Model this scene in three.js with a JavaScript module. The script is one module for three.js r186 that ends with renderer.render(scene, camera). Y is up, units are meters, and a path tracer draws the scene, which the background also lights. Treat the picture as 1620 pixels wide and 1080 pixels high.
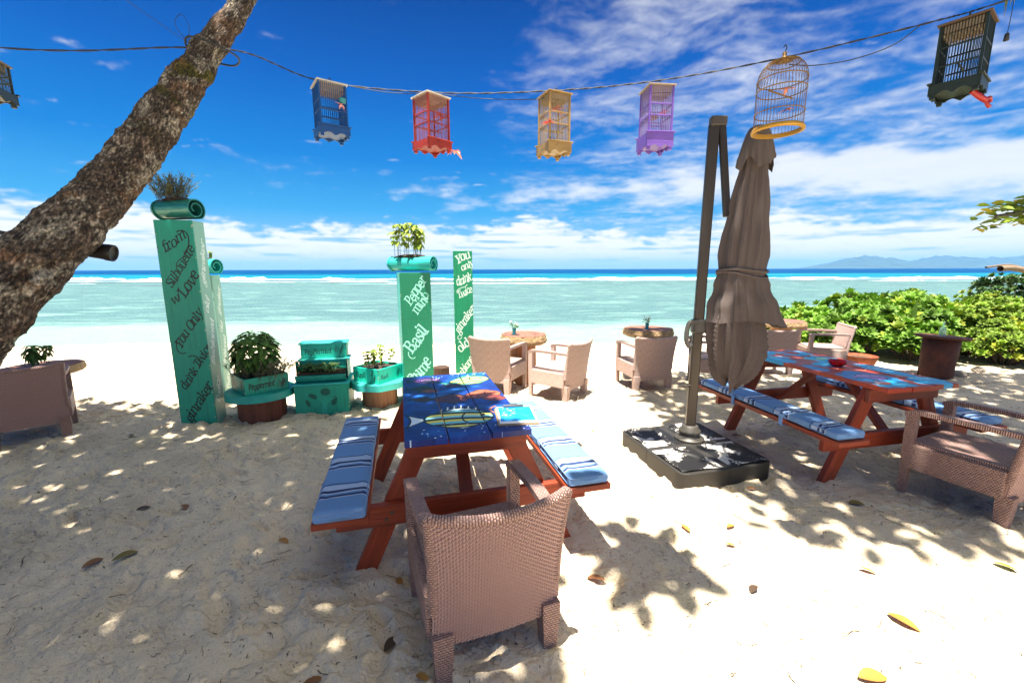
import * as THREE from 'three';
import { RoundedBoxGeometry } from 'three/addons/geometries/RoundedBoxGeometry.js';
import { mergeGeometries, toCreasedNormals } from 'three/addons/utils/BufferGeometryUtils.js';
import { createNoise2D, createNoise3D } from 'simplex-noise';

// ---------------------------------------------------------------- camera, sky, sun, exposure
const scene = new THREE.Scene();
const camera = new THREE.PerspectiveCamera(2 * Math.atan(540 / 670) * 180 / Math.PI, 1.5, 0.05, 30000);
camera.position.set(0, 1.6, 0);
camera.rotation.order = 'YXZ';
camera.rotation.set(-Math.atan(114.3 / 670), 0, -0.0025);

const renderer = new THREE.WebGLRenderer({ antialias: true });
renderer.toneMapping = THREE.LinearToneMapping;
renderer.toneMappingExposure = 4.2;
renderer.shadowMap.enabled = true;
const SKY_GAIN = 1 / 4.2;

function rngOf(a) { return () => { a |= 0; a = a + 0x6D2B79F5 | 0; let t = Math.imul(a ^ a >>> 15, 1 | a); t = t + Math.imul(t ^ t >>> 7, 61 | t) ^ t; return ((t ^ t >>> 14) >>> 0) / 4294967296; }; }
const rnd = rngOf(20240611);
const R = (a, b) => a + (b - a) * rnd();
const n2 = createNoise2D(rngOf(7)), n3 = createNoise3D(rngOf(11));
const fbm2 = (x, y, o = 4, g = 0.5) => { let s = 0, a = 1, t = 0; for (let i = 0; i < o; i++) { s += a * n2(x, y); t += a; a *= g; x = x * 2.03 + 17.1; y = y * 2.03 - 9.4; } return s / t; };
const fbm3 = (x, y, z, o = 4, g = 0.5) => { let s = 0, a = 1, t = 0; for (let i = 0; i < o; i++) { s += a * n3(x, y, z); t += a; a *= g; x = x * 2.03 + 17.1; y = y * 2.03 - 9.4; z = z * 2.03 + 3.3; } return s / t; };
const clamp = (x, a = 0, b = 1) => Math.min(b, Math.max(a, x));
const mix = (a, b, t) => a + (b - a) * t;
const sm = (a, b, x) => { const t = clamp((x - a) / (b - a)); return t * t * (3 - 2 * t); };
const V = (x, y, z) => new THREE.Vector3(x, y, z);
const TAU = Math.PI * 2;

const TO_SUN = V(-0.08, 1, 0.16).normalize();

function makeSky() {
  const W = 3072, H = 1536, data = new Float32Array(W * H * 4);
  // clear air: colour by height above the horizon (degrees)
  const stops = [[0, .46, .74, .94], [3, .26, .63, .93], [7, .05, .44, .90], [13, .002, .25, .77], [21, .0, .13, .58], [31, .0, .055, .33], [45, .008, .07, .32], [90, .008, .06, .28]];
  const air = (e) => { for (let i = 1; i < stops.length; i++) if (e <= stops[i][0]) { const a = stops[i - 1], b = stops[i], t = (e - a[0]) / (b[0] - a[0]); return [mix(a[1], b[1], t), mix(a[2], b[2], t), mix(a[3], b[3], t)]; } return stops[stops.length - 1].slice(1); };
  for (let j = 0; j < H; j++) {
    const el = ((j + .5) / H - .5) * Math.PI, ed = el * 180 / Math.PI;
    const base = air(Math.max(0, ed)), ce = Math.cos(el), se = Math.sin(el);
    for (let i = 0; i < W; i++) {
      const k = (j * W + i) * 4;
      let r = base[0], g = base[1], b = base[2];
      if (ed > -1) {
        const th = ((i + .5) / W - .5) * TAU, dx = ce * Math.cos(th), dz = ce * Math.sin(th);
        const az = Math.atan2(dx, -dz) * 180 / Math.PI;                 // degrees to the right of the sea view
        // long low bank of cumulus over the horizon (noise on the direction, so it closes round the sky)
        const cx = dx / ce, cz = dz / ce;
        const bt = 5.6 + 1.5 * n3(cx * 2.2, cz * 2.2, 1.7) + .9 * n3(cx * 6, cz * 6, 4.2);
        const lump = fbm3(cx * 16, cz * 16, ed * .9, 5, .55);
        let a1 = sm(-.5, 1.1, bt - ed + 1.9 * lump) * sm(-.2, 1.2, ed);
        const streak = fbm3(cx * 4, cz * 4, ed * 1.35 + 5, 4);
        a1 *= 1 - .85 * sm(.12, .5, streak) * sm(.4, 2.4, Math.abs(ed - 4.8) + 1.1);
        a1 *= 1 - .55 * sm(2.2, .4, ed);
        // second, thinner bank higher up
        const lump2 = fbm3(cx * 7 + 3, cz * 7, ed * .42, 5, .55);
        const b2 = Math.exp(-Math.pow((ed - 9.6 - 2.2 * n3(cx * 1.3, cz * 1.3, 9)) / 2.6, 2));
        let a2 = sm(.34, .95, b2 * (.62 + .55 * sm(8, 40, az) - .35 * sm(20, -30, az)) + .5 * lump2) * .82;
        // cirrus on a flat layer; unseen overhead part thickened to brighten the shade
        let a3 = 0;
        if (ed > 3) {
          const q = 1 / (se + .06), px = dx * q, pz = dz * q;
          const wx = px + .10 * fbm2(px * 1.1, pz * 1.1, 3), wz = pz + .10 * fbm2(px * 1.1 + 40, pz * 1.1, 3);
          const c1 = fbm2((wx * .9 + wz * .45) * 1.0, (wz * .9 - wx * .45) * 1.6, 7, .62);
          const c2 = fbm2(wx * 4.1 + 8, wz * 6.2, 5, .62);
          const where = mix(-.30, .34, sm(-14, 20, az + 9 * n2(px * .7, 3))) * (1 - .5 * sm(110, 180, Math.abs(az)));
          a3 = sm(.03, 1.08, c1 * .62 + where + .30 * c2 + .72 * sm(31, 60, ed)) * mix(.5, .86, sm(-10, 30, az));
          // small separate puffs
          const p1 = fbm2(wx * 1.5 + 90, wz * 2.6 - 30, 6, .58);
          a3 = Math.max(a3, .62 * sm(.44, .85, p1) * sm(5, 12, ed));
        }
        const lit = 1.12 - .17 * clamp(-lump) * sm(6, 1, ed);
        const c1 = [lit * mix(.80, .97, sm(.5, 4, ed)), lit * mix(.87, .98, sm(.5, 4, ed)), mix(.93, .98, sm(.5, 4, ed))];
        r = mix(r, c1[0], a1); g = mix(g, c1[1], a1); b = mix(b, c1[2], a1);
        r = mix(r, 1.02, a2); g = mix(g, 1.04, a2); b = mix(b, 1.07, a2);
        const th3 = 1 + 1.0 * sm(31, 62, ed); r = mix(r, .94 * th3, a3); g = mix(g, .97 * th3, a3); b = mix(b, 1.02 * th3, a3);  // cirrus above the view made brighter to whiten the ambient light
      }
      data[k] = r * SKY_GAIN; data[k + 1] = g * SKY_GAIN; data[k + 2] = b * SKY_GAIN; data[k + 3] = 1;
    }
  }
  const t = new THREE.DataTexture(data, W, H, THREE.RGBAFormat, THREE.FloatType);
  t.mapping = THREE.EquirectangularReflectionMapping; t.magFilter = THREE.LinearFilter; t.minFilter = THREE.LinearFilter; t.wrapS = THREE.RepeatWrapping; t.needsUpdate = true;
  return t;
}
const sky = makeSky();
scene.background = sky; scene.environment = sky;

const sun = new THREE.DirectionalLight(new THREE.Color().setRGB(1, .93, .81), 4.3);
sun.position.copy(TO_SUN).multiplyScalar(40); sun.castShadow = true; sun.shadow.radius = 1;
sun.shadow.mapSize.set(4096, 4096); Object.assign(sun.shadow.camera, { left: -16, right: 16, top: 16, bottom: -16, near: 1, far: 80 });
scene.add(sun); scene.add(sun.target);

// ---------------------------------------------------------------- helpers: naming, parts
const taken = {};
const numbered = (n) => { const c = taken[n] = (taken[n] ?? -1) + 1; return c ? `${n}_${String(c).padStart(3, '0')}` : n; };
function thing(name, label, category, pos = [0, 0, 0], turn = 0, group) {
  const o = new THREE.Group(); o.name = numbered(name); o.position.set(...pos); o.rotation.y = turn;
  o.userData = { label, category }; if (group) o.userData.group = group; scene.add(o); return o;
}
function part(name, geo, m, parent) { const o = new THREE.Mesh(geo, m); o.name = name; o.castShadow = o.receiveShadow = true; parent.add(o); return o; }
function single(name, geo, m, label, category, pos = [0, 0, 0], turn = 0, group) {
  const o = part(numbered(name), geo, m, scene); o.position.set(...pos); o.rotation.y = turn; o.userData = { label, category }; if (group) o.userData.group = group; return o;
}
function struct(name, geo, m) { const o = part(numbered(name), geo, m, scene); o.userData = { kind: 'structure' }; return o; }
const stuff = (o) => { o.userData.kind = 'stuff'; return o; };

// ---------------------------------------------------------------- helpers: geometry
class Acc {                                            // collects triangles with colour and uv
  constructor() { this.p = []; this.c = []; this.u = []; this.i = []; }
  v(x, y, z, c, u = 0, w = 0) { this.p.push(x, y, z); if (c) this.c.push(c[0], c[1], c[2]); this.u.push(u, w); return this.p.length / 3 - 1; }
  t(a, b, c) { this.i.push(a, b, c); }
  build(normals = true) {
    const g = new THREE.BufferGeometry(); g.setAttribute('position', new THREE.Float32BufferAttribute(this.p, 3)); g.setAttribute('uv', new THREE.Float32BufferAttribute(this.u, 2));
    if (this.c.length) g.setAttribute('color', new THREE.Float32BufferAttribute(this.c, 3));
    g.setIndex(this.i); if (normals) g.computeVertexNormals(); return g;
  }
}
// uv in metres on any geometry, the grain (v) along the given axis
function uvm(g, axis = 1, off = true) {
  g = g.index ? g.toNonIndexed() : g;
  const p = g.attributes.position, uv = new Float32Array(p.count * 2), a = V(), b = V(), c = V(), n = V(), ou = off ? rnd() * 5 : 0, ov = off ? rnd() * 5 : 0;
  for (let i = 0; i < p.count; i += 3) {
    a.fromBufferAttribute(p, i); b.fromBufferAttribute(p, i + 1); c.fromBufferAttribute(p, i + 2);
    n.copy(b).sub(a).cross(c.clone().sub(a)); const m = [Math.abs(n.x), Math.abs(n.y), Math.abs(n.z)], f = m.indexOf(Math.max(...m));
    const va = f === axis ? (axis + 1) % 3 : axis, ua = 3 - f - va;
    [a, b, c].forEach((q, k) => { uv[(i + k) * 2] = q.getComponent(ua) + ou; uv[(i + k) * 2 + 1] = q.getComponent(va) + ov; });
  }
  g.setAttribute('uv', new THREE.BufferAttribute(uv, 2)); return g;
}
const box = (w, h, d, r = .004, axis) => uvm(new RoundedBoxGeometry(w, h, d, 1, Math.min(r, w * .45, h * .45, d * .45)), axis ?? (w >= h && w >= d ? 0 : h >= d ? 1 : 2));
const at = (g, x, y, z) => g.translate(x, y, z);
// rectangular beam from p to q; w lies along 'side', h across
function beam(p, q, w, h, side = V(1, 0, 0), r = .004) {
  const d = q.clone().sub(p), L = d.length(); d.normalize();
  const x = side.clone().addScaledVector(d, -side.dot(d)).normalize(), z = x.clone().cross(d);
  return box(w, L, h, r, 1).applyMatrix4(new THREE.Matrix4().makeBasis(x, d, z).setPosition(p.clone().add(q).multiplyScalar(.5)));
}
function tube(pts, r, seg = 24, rad = 6, closed = false) { return new THREE.TubeGeometry(pts.getPoint ? pts : new THREE.CatmullRomCurve3(pts.map((p) => p.isVector3 ? p : V(...p)), closed), seg, r, rad, closed); }
const rod = (p, q, r, rad = 5) => tube(new THREE.LineCurve3(p, q), r, 1, rad);
const lathe = (pts, seg = 32) => new THREE.LatheGeometry(pts.map(([r, y]) => new THREE.Vector2(r, y)), seg);
const strip = (g) => { g = g.index ? g.toNonIndexed() : g; for (const k of Object.keys(g.attributes)) if (!['position', 'normal', 'uv'].includes(k)) g.deleteAttribute(k); if (!g.attributes.normal) g.computeVertexNormals(); return g; };
const merge = (list) => mergeGeometries(list.map(strip));
// closed sheet with thickness over fn(u, v) -> Vector3, uv in metres
function slab(nu, nv, fn, th, su = 1, sv = 1) {
  const P = [], N = [], e = 1e-3;
  for (let j = 0; j <= nv; j++) for (let i = 0; i <= nu; i++) {
    const u = i / nu, v = j / nv, p = fn(u, v), du = fn(Math.min(1, u + e), v).sub(fn(Math.max(0, u - e), v)), dv = fn(u, Math.min(1, v + e)).sub(fn(u, Math.max(0, v - e)));
    P.push(p); N.push(du.cross(dv).normalize());
  }
  const A = new Acc(), id = (i, j, s) => (j * (nu + 1) + i) * 2 + s;
  for (let j = 0; j <= nv; j++) for (let i = 0; i <= nu; i++) for (const s of [0, 1]) { const q = P[j * (nu + 1) + i].clone().addScaledVector(N[j * (nu + 1) + i], (s ? -.5 : .5) * th); A.v(q.x, q.y, q.z, null, i / nu * su, j / nv * sv); }
  const quad = (a, b, c, d) => { A.t(a, b, c); A.t(a, c, d); };
  for (let j = 0; j < nv; j++) for (let i = 0; i < nu; i++) { quad(id(i, j, 0), id(i + 1, j, 0), id(i + 1, j + 1, 0), id(i, j + 1, 0)); quad(id(i, j, 1), id(i, j + 1, 1), id(i + 1, j + 1, 1), id(i + 1, j, 1)); }
  for (let i = 0; i < nu; i++) { quad(id(i, 0, 1), id(i + 1, 0, 1), id(i + 1, 0, 0), id(i, 0, 0)); quad(id(i, nv, 0), id(i + 1, nv, 0), id(i + 1, nv, 1), id(i, nv, 1)); }
  for (let j = 0; j < nv; j++) { quad(id(0, j, 0), id(0, j + 1, 0), id(0, j + 1, 1), id(0, j, 1)); quad(id(nu, j, 1), id(nu, j + 1, 1), id(nu, j + 1, 0), id(nu, j, 0)); }
  return toCreasedNormals(A.build(false), .8);
}
// one leaf: base p, direction d, up-ish u, length L, half width w, droop bends it towards -y
function leaf(A, p, d, u, L, w, droop, c, n = 4, shape = .45) {
  d = d.clone().normalize(); const s = d.clone().cross(u).normalize(), up = s.clone().cross(d).normalize();
  const q = p.clone(), dir = d.clone(); let pa, pb, pm;
  for (let k = 0; k <= n; k++) {
    const t = k / n, ww = w * Math.pow(Math.sin(Math.PI * Math.pow(clamp(t * .97 + .03), shape * 1.6)), .8), lift = ww * .28;
    const sh = .9 + .2 * t, cc = [c[0] * sh, c[1] * sh, c[2] * sh];
    const m = A.v(q.x, q.y, q.z, cc, .5, t), a = A.v(q.x + s.x * ww + up.x * lift, q.y + s.y * ww + up.y * lift, q.z + s.z * ww + up.z * lift, cc, 0, t), b = A.v(q.x - s.x * ww + up.x * lift, q.y - s.y * ww + up.y * lift, q.z - s.z * ww + up.z * lift, cc, 1, t);
    if (k) { A.t(pm, pa, a); A.t(pm, a, m); A.t(pb, pm, m); A.t(pb, m, b); }
    pm = m; pa = a; pb = b;
    dir.y -= droop / n; dir.normalize(); q.addScaledVector(dir, L / n);
  }
}

// ---------------------------------------------------------------- helpers: textures
const hash = (x, y, s) => { let h = Math.imul(x, 374761393) ^ Math.imul(y, 668265263) ^ Math.imul(s, 2147483647 ^ 977); h = Math.imul(h ^ h >>> 13, 1274126177); return ((h ^ h >>> 16) >>> 0) / 4294967296; };
const pn = (x, y, px, py, s = 0) => { const xi = Math.floor(x), yi = Math.floor(y), fx = x - xi, fy = y - yi, u = fx * fx * (3 - 2 * fx), v = fy * fy * (3 - 2 * fy), w = (a, p) => ((a % p) + p) % p; return mix(mix(hash(w(xi, px), w(yi, py), s), hash(w(xi + 1, px), w(yi, py), s), u), mix(hash(w(xi, px), w(yi + 1, py), s), hash(w(xi + 1, px), w(yi + 1, py), s), u), v); };
const pfbm = (u, v, fx, fy, o, s = 0, g = .5) => { let r = 0, a = 1, t = 0; for (let k = 0; k < o; k++) { r += a * pn(u * fx, v * fy, fx, fy, s + k); t += a; a *= g; fx *= 2; fy *= 2; } return r / t; };
function tile(w, h, fn, srgb, sx = 1, sy = 1) {          // texture from fn(u, v) -> [r, g, b] or number, repeating every sx by sy metres
  const d = new Uint8Array(w * h * 4);
  for (let j = 0; j < h; j++) for (let i = 0; i < w; i++) { const c = fn((i + .5) / w, (j + .5) / h), k = (j * w + i) * 4; for (let q = 0; q < 3; q++) d[k + q] = 255 * clamp(c.length ? c[q] : c); d[k + 3] = 255; }
  const t = new THREE.DataTexture(d, w, h); t.wrapS = t.wrapT = THREE.RepeatWrapping; t.magFilter = THREE.LinearFilter; t.minFilter = THREE.LinearMipmapLinearFilter; t.generateMipmaps = true; t.repeat.set(1 / sx, 1 / sy);
  if (srgb) t.colorSpace = THREE.SRGBColorSpace; t.needsUpdate = true; return t;
}
function paint(w, h, draw) { const c = document.createElement('canvas'); c.width = w; c.height = h; const g = c.getContext('2d'); draw(g, w, h); const t = new THREE.CanvasTexture(c); t.colorSpace = THREE.SRGBColorSpace; return t; }
const lin = (r, g, b) => new THREE.Color().setRGB(r, g, b);
const mat = (o) => new THREE.MeshStandardMaterial(o);
const leafMat = (o = {}) => new THREE.MeshPhysicalMaterial({ vertexColors: true, roughness: .9, transmission: .3, thickness: 0, side: THREE.DoubleSide, specularIntensity: .5, ...o });

// ================================================================ SETTING
const SEA = -0.8;
function shore(x, z) {                                    // beach profile without the small relief
  const s = -z - 6.3 - 3.4 * sm(4.5, 9, x) + .5 * n2(x * .12, 5);
  if (s <= 0) return 0;
  return s < 7.3 ? -.8 * Math.pow(s / 7.3, 1.2) : -.8 - .8 * (1 - Math.exp(-(s - 7.3) / 22));
}
// footprints and scuffs in the trodden sand
const prints = [];
{
  const q = rngOf(99);
  for (let k = 0; k < 2600; k++) { const z = 1.5 - q() * 8.2, x = -7.5 + q() * 15.5, a = q() * TAU, s = .6 + .8 * q(); if (x > .3 && z > -3 && q() < .55) continue; prints.push([x, z, Math.cos(a), Math.sin(a), .13 * s, .05 * s, (.010 + .022 * q()) * (q() < .25 ? -.6 : 1)]); }
}
function gridLines(list) { const o = []; for (const [a, b, n] of list) for (let k = 0; k < n; k++) o.push(a + (b - a) * k / n); o.push(list[list.length - 1][1]); return o; }
const mounds = []; for (const [tx, tz, ta, hz] of [[-.375, -2.665, .255, .50], [2.80, -3.60, .205, .52]]) for (const a of [-1, 1]) for (const b of [-1, 1]) mounds.push([tx + a * .57 * Math.cos(ta) + b * hz * Math.sin(ta), tz - a * .57 * Math.sin(ta) + b * hz * Math.cos(ta), .10, .035]);
mounds.push([-3.25, -4.16, .24, .03], [-3.05, -4.2, .2, .025], [-2.75, -4.47, .33, .03], [-1.6, -4.9, .30, .03], [-2.2, -4.55, .36, .025], [1.15, -2.95, .25, .035], [1.9, -3.1, .2, .03], [1.05, -3.5, .22, .03], [-.34, -1.44, .09, .03], [.12, -1.58, .09, .03], [2.72, -2.68, .09, .03], [3.0, -2.45, .1, .03]);
const gx = gridLines([[-40, -8, 40], [-8, -6, 25], [-6, 5, 560], [5, 9, 90], [9, 40, 45]]);
const gz = gridLines([[14, 2, 20], [2, -.4, 40], [-.4, -4.6, 260], [-4.6, -8, 90], [-8, -18, 70]]);
const sandH = new Float32Array(gx.length * gz.length);
{
  gz.forEach((z, j) => gx.forEach((x, i) => {
    const trod = sm(-7.4, -5.6, z) * (1 - .35 * sm(.5, 1.6, x) * sm(-3.2, -2.4, z));
    let h = shore(x, z) + .02 * fbm2(x * .55, z * .55, 3) * sm(-16, -8, z);
    h += trod * (.024 * fbm2(x * 1.9, z * 2.4, 3) + .022 * (.5 - Math.abs(fbm2(x * 2.6 + 4, z * 4.4 + .8 * n2(x, z), 3, .55))) + .007 * fbm2(x * 12, z * 14, 3, .6)) + (1 - trod) * .006 * fbm2(x * 1.2, z * 3, 3);
    for (const [mx, mz, r, a] of mounds) { const dx = x - mx, dz = z - mz, q = (dx * dx + dz * dz) / (r * r); if (q < 6) h += a * Math.exp(-q) * (.7 + .6 * n2(x * 6, z * 6)); }
    sandH[j * gx.length + i] = h;
  }));
  const lo = (a, v) => { let i = 0, k = a.length - 1; const up = a[0] < a[k]; while (i < k) { const m = i + k >> 1; (up ? a[m] < v : a[m] > v) ? i = m + 1 : k = m; } return i; };
  for (const [x, z, c, s, l, w, d] of prints) {
    const r = l * 1.9, i0 = lo(gx, x - r), i1 = lo(gx, x + r), j0 = lo(gz, z + r), j1 = lo(gz, z - r);
    for (let j = j0; j <= Math.min(j1, gz.length - 1); j++) for (let i = i0; i <= Math.min(i1, gx.length - 1); i++) {
      const dx = gx[i] - x, dz = gz[j] - z, e = Math.hypot((dx * c + dz * s) / l, (dz * c - dx * s) / w);
      if (e < 2) sandH[j * gx.length + i] += d * (e < 1 ? -.95 * (1 - Math.pow(e, 4)) + .3 * Math.pow(e, 4) : .3 * Math.pow(sm(2, 1, e), 1.5));
    }
  }
}
const groundY = (x, z) => { let i = gx.findIndex((a) => a > x), j = gz.findIndex((a) => a < z); i = clamp(i, 1, gx.length - 1); j = clamp(j, 1, gz.length - 1); const u = (x - gx[i - 1]) / (gx[i] - gx[i - 1]), v = (z - gz[j - 1]) / (gz[j] - gz[j - 1]), h = (a, b) => sandH[b * gx.length + a]; return mix(mix(h(i - 1, j - 1), h(i, j - 1), u), mix(h(i - 1, j), h(i, j), u), v); };
const sandMap = tile(1024, 1024, (u, v) => {
  const b = pfbm(u, v, 5, 5, 5, 3), g = hash(Math.floor(u * 1024), Math.floor(v * 1024), 5), s = pn(u * 190, v * 190, 190, 190, 9), d = pfbm(u, v, 60, 60, 2, 31);
  const k = .92 + .12 * (b - .5) + .09 * (g - .5); const dark = sm(.86, .95, s) * sm(.5, .62, d) * .55 + sm(.80, .9, pn(u * 330, v * 330, 330, 330, 21)) * .12;
  return [.93 * k * (1 - dark), .86 * k * (1 - dark), .755 * k * (1 - dark)];
}, true, 1.9, 1.9);
const sandBump = tile(1024, 1024, (u, v) => { const rough = sm(.46, .60, pfbm(u, v, 7, 9, 4, 45, .55)), clod = Math.pow(pfbm(u, v, 52, 60, 4, 41, .62), 1.6), rid = Math.pow(1 - Math.abs(2 * pfbm(u, v, 16, 22, 4, 47, .55) - 1), 6); return .30 * pfbm(u, v, 14, 18, 3, 49) + .55 * rough * clod - .28 * rid + .25 + .07 * pn(u * 400, v * 400, 400, 400, 61); }, false, 1.9, 1.9);
{
  const A = new Acc(), nx = gx.length;
  gz.forEach((z, j) => gx.forEach((x, i) => {
    // trodden, leaf-stained sand under the trees; clean coral sand on the open beach
    const clean = sm(.05, -.35, (z + 6.3) * .5 + .35 * fbm2(x * .5, z * .5, 3) + (x > 4 ? (x - 4) * .25 : 0));
    const st = .90 + .10 * fbm2(x * .9 + 4, z * .9, 4), litter = sm(.1, .55, fbm2(x * 2.1, z * 2.1 + 9, 4)) * .10 * (1 - clean);
    const k = mix(st - litter, 1.06, clean);
    A.v(x, sandH[j * nx + i], z, [k, mix(k * .985, 1.06, clean), mix(k * .955, 1.07, clean)], x + 50, z + 50);
  }));
  for (let j = 0; j < gz.length - 1; j++) for (let i = 0; i < nx - 1; i++) { const a = j * nx + i; A.t(a, a + 1, a + nx); A.t(a + 1, a + nx + 1, a + nx); }
  struct('sand_beach', A.build(), mat({ map: sandMap, bumpMap: sandBump, bumpScale: .036, roughness: .95, vertexColors: true }));
}
// sea bed: white sand with weed, coral rubble and reef patches
{
  const bedMap = tile(1024, 1024, (u, v) => {
    const x = (u - .5) * 340, z = 18 + v * 100, near = sm(18.0, 23, z + 1.6 * fbm2(x * .05, 3, 3) + 1.4 * fbm2(x * .3, z * .5, 3));
    const w = fbm2(x * .10, z * .38, 5, .6) + .35 * fbm2(x * .5 + 7, z * 1.3, 3), far = sm(24, 60, z), weed = sm(-.50, .25, w + .20) * near, rub = sm(.05, .5, fbm2(x * .07 + 30, z * .22, 4) - .1 + .35 * far) * near;
    let c = [.86, .83, .76]; c = [mix(c[0], .24, weed * .9), mix(c[1], .43, weed * .9), mix(c[2], .46, weed * .9)]; return [mix(c[0], .42, rub * .8), mix(c[1], .53, rub * .8), mix(c[2], .53, rub * .8)];
  }, true);
  bedMap.wrapS = bedMap.wrapT = THREE.ClampToEdgeWrapping;
  const A = new Acc(), bx = gridLines([[-170, 170, 90]]), bz = gridLines([[-18, -60, 30], [-60, -118, 25]]);
  bz.forEach((z, j) => bx.forEach((x) => A.v(x, z === -18 ? shore(x, z) : shore(x, z) - .12 * sm(-20, -30, z) + .12 * fbm2(x * .2, z * .4, 3) * sm(-20, -24, z), z, null, (x + 170) / 340, (-z - 18) / 100)));
  for (let j = 0; j < bz.length - 1; j++) for (let i = 0; i < bx.length - 1; i++) { const a = j * bx.length + i; A.t(a, a + 1, a + bx.length); A.t(a + 1, a + bx.length + 1, a + bx.length); }
  struct('seabed', A.build(), mat({ map: bedMap, roughness: 1 }));
}
const rippleBump = tile(512, 512, (u, v) => .55 * pfbm(u, v, 5, 12, 4, 71, .6) + .45 * pfbm(u, v, 14, 34, 3, 81, .6), false, 5, 5);
{
  const A = new Acc(), wx = gridLines([[-170, -40, 70], [-40, 40, 130], [40, 170, 70]]), wz = gridLines([[-9, -22, 90], [-22, -50, 110], [-50, -117, 110]]);
  wz.forEach((z) => wx.forEach((x) => { const s = sm(-14, -24, z); A.v(x, SEA + (.006 + .022 * s) * fbm2(x * .35, z * 1.1, 3) + .05 * sm(-40, -90, z) * n2(x * .05, z * .3), z, null, x, z); }));
  for (let j = 0; j < wz.length - 1; j++) for (let i = 0; i < wx.length - 1; i++) { const a = j * wx.length + i; A.t(a, a + 1, a + wx.length); A.t(a + 1, a + wx.length + 1, a + wx.length); }
  struct('lagoon_water', A.build(), new THREE.MeshPhysicalMaterial({ color: lin(.47, .635, .64), transmission: .9, thickness: 0, roughness: .3, ior: 1.33, specularIntensity: .35, bumpMap: rippleBump, bumpScale: .5, side: THREE.DoubleSide }));
}
// open sea outside the reef: turquoise over the outer sand shelf, deep blue beyond, with wind streaks
{
  const A = new Acc(), wx = []; for (let k = -90; k <= 90; k++) wx.push(Math.sign(k) * (Math.abs(k) * 4 + Math.pow(Math.abs(k) / 90, 4) * 11000));
  const wz = []; for (let k = 0; k <= 150; k++) wz.push(-116 - k * 1.4 - Math.pow(k / 150, 5) * 11000);
  wz.forEach((z) => wx.forEach((x) => {
    const shelf = sm(-.25, .35, fbm2(x * .004, z * .016, 4) * 1.0 + (-z < 235 ? .55 : -.1) - .9 * sm(150, 330, -z)), st = .88 + .3 * n2(x * .01, z * .06);
    A.v(x, SEA + (.10 * fbm2(x * .03, z * .12, 3)) * sm(-116, -125, z), z, [mix(.001, .008, shelf) * st, mix(.045, .14, shelf) * st, mix(.14, .21, shelf) * st], x, z);
  }));
  for (let j = 0; j < wz.length - 1; j++) for (let i = 0; i < wx.length - 1; i++) { const a = j * wx.length + i; A.t(a, a + 1, a + wx.length); A.t(a + 1, a + wx.length + 1, a + wx.length); }
  struct('open_sea', A.build(), mat({ vertexColors: true, roughness: .55 }));
  scene.children[scene.children.length - 1].material = new THREE.MeshPhysicalMaterial({ vertexColors: true, roughness: .6, specularIntensity: .05 });
}
// breakers on the reef edge: ridges of white water
{
  const A = new Acc(), q = rngOf(5);
  const line = (x0, x1, z0, h, w) => {
    const n = Math.ceil((x1 - x0) / .5), m = 7; let prev;
    for (let k = 0; k <= n; k++) {
      const x = x0 + (x1 - x0) * k / n, e = sm(0, .12, k / n) * sm(1, .88, k / n), gap = sm(-.35, .1, fbm2(x * .06 + z0, z0, 3)), hh = .5 * h * e * (.12 + .88 * gap) * (.72 + .4 * n2(x * .11, z0) + .3 * n2(x * .9, z0)), z = z0 + 1.6 * n2(x * .03, z0) + .35 * n2(x * .4, z0), row = [];
      for (let s = 0; s <= m; s++) { const t = s / m; row.push(A.v(x, SEA - .06 + (hh + .05) * Math.pow(Math.sin(Math.PI * Math.pow(t, .7)), 1.2) + .1 * hh * n3(x * 1.5, t * 4, z0), z + (t - .5) * w * (.12 + .5 * gap) * e)); }
      if (prev) for (let s = 0; s < m; s++) { A.t(prev[s], row[s], row[s + 1]); A.t(prev[s], row[s + 1], prev[s + 1]); }
      prev = row;
    }
  };
  line(-165, -38, -112, 1.0, 6); line(-150, -52, -92, .32, 4); line(-60, -20, -86, .22, 2.5); line(-62, 60, -108, .34, 4); line(-12, 45, -94, .2, 2.5); line(20, 60, -118, .5, 4); line(48, 170, -114, .45, 4); line(60, 120, -97, .35, 3); line(100, 168, -100, .3, 3); line(-30, 12, -74, .16, 1.6); line(70, 110, -84, .2, 2); line(-110, -75, -78, .18, 2);
  stuff(part('surf_foam', A.build(), mat({ color: lin(.86, .89, .9), roughness: .9 }), scene)).userData.label = 'white foam of waves breaking along the reef';
}
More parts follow.
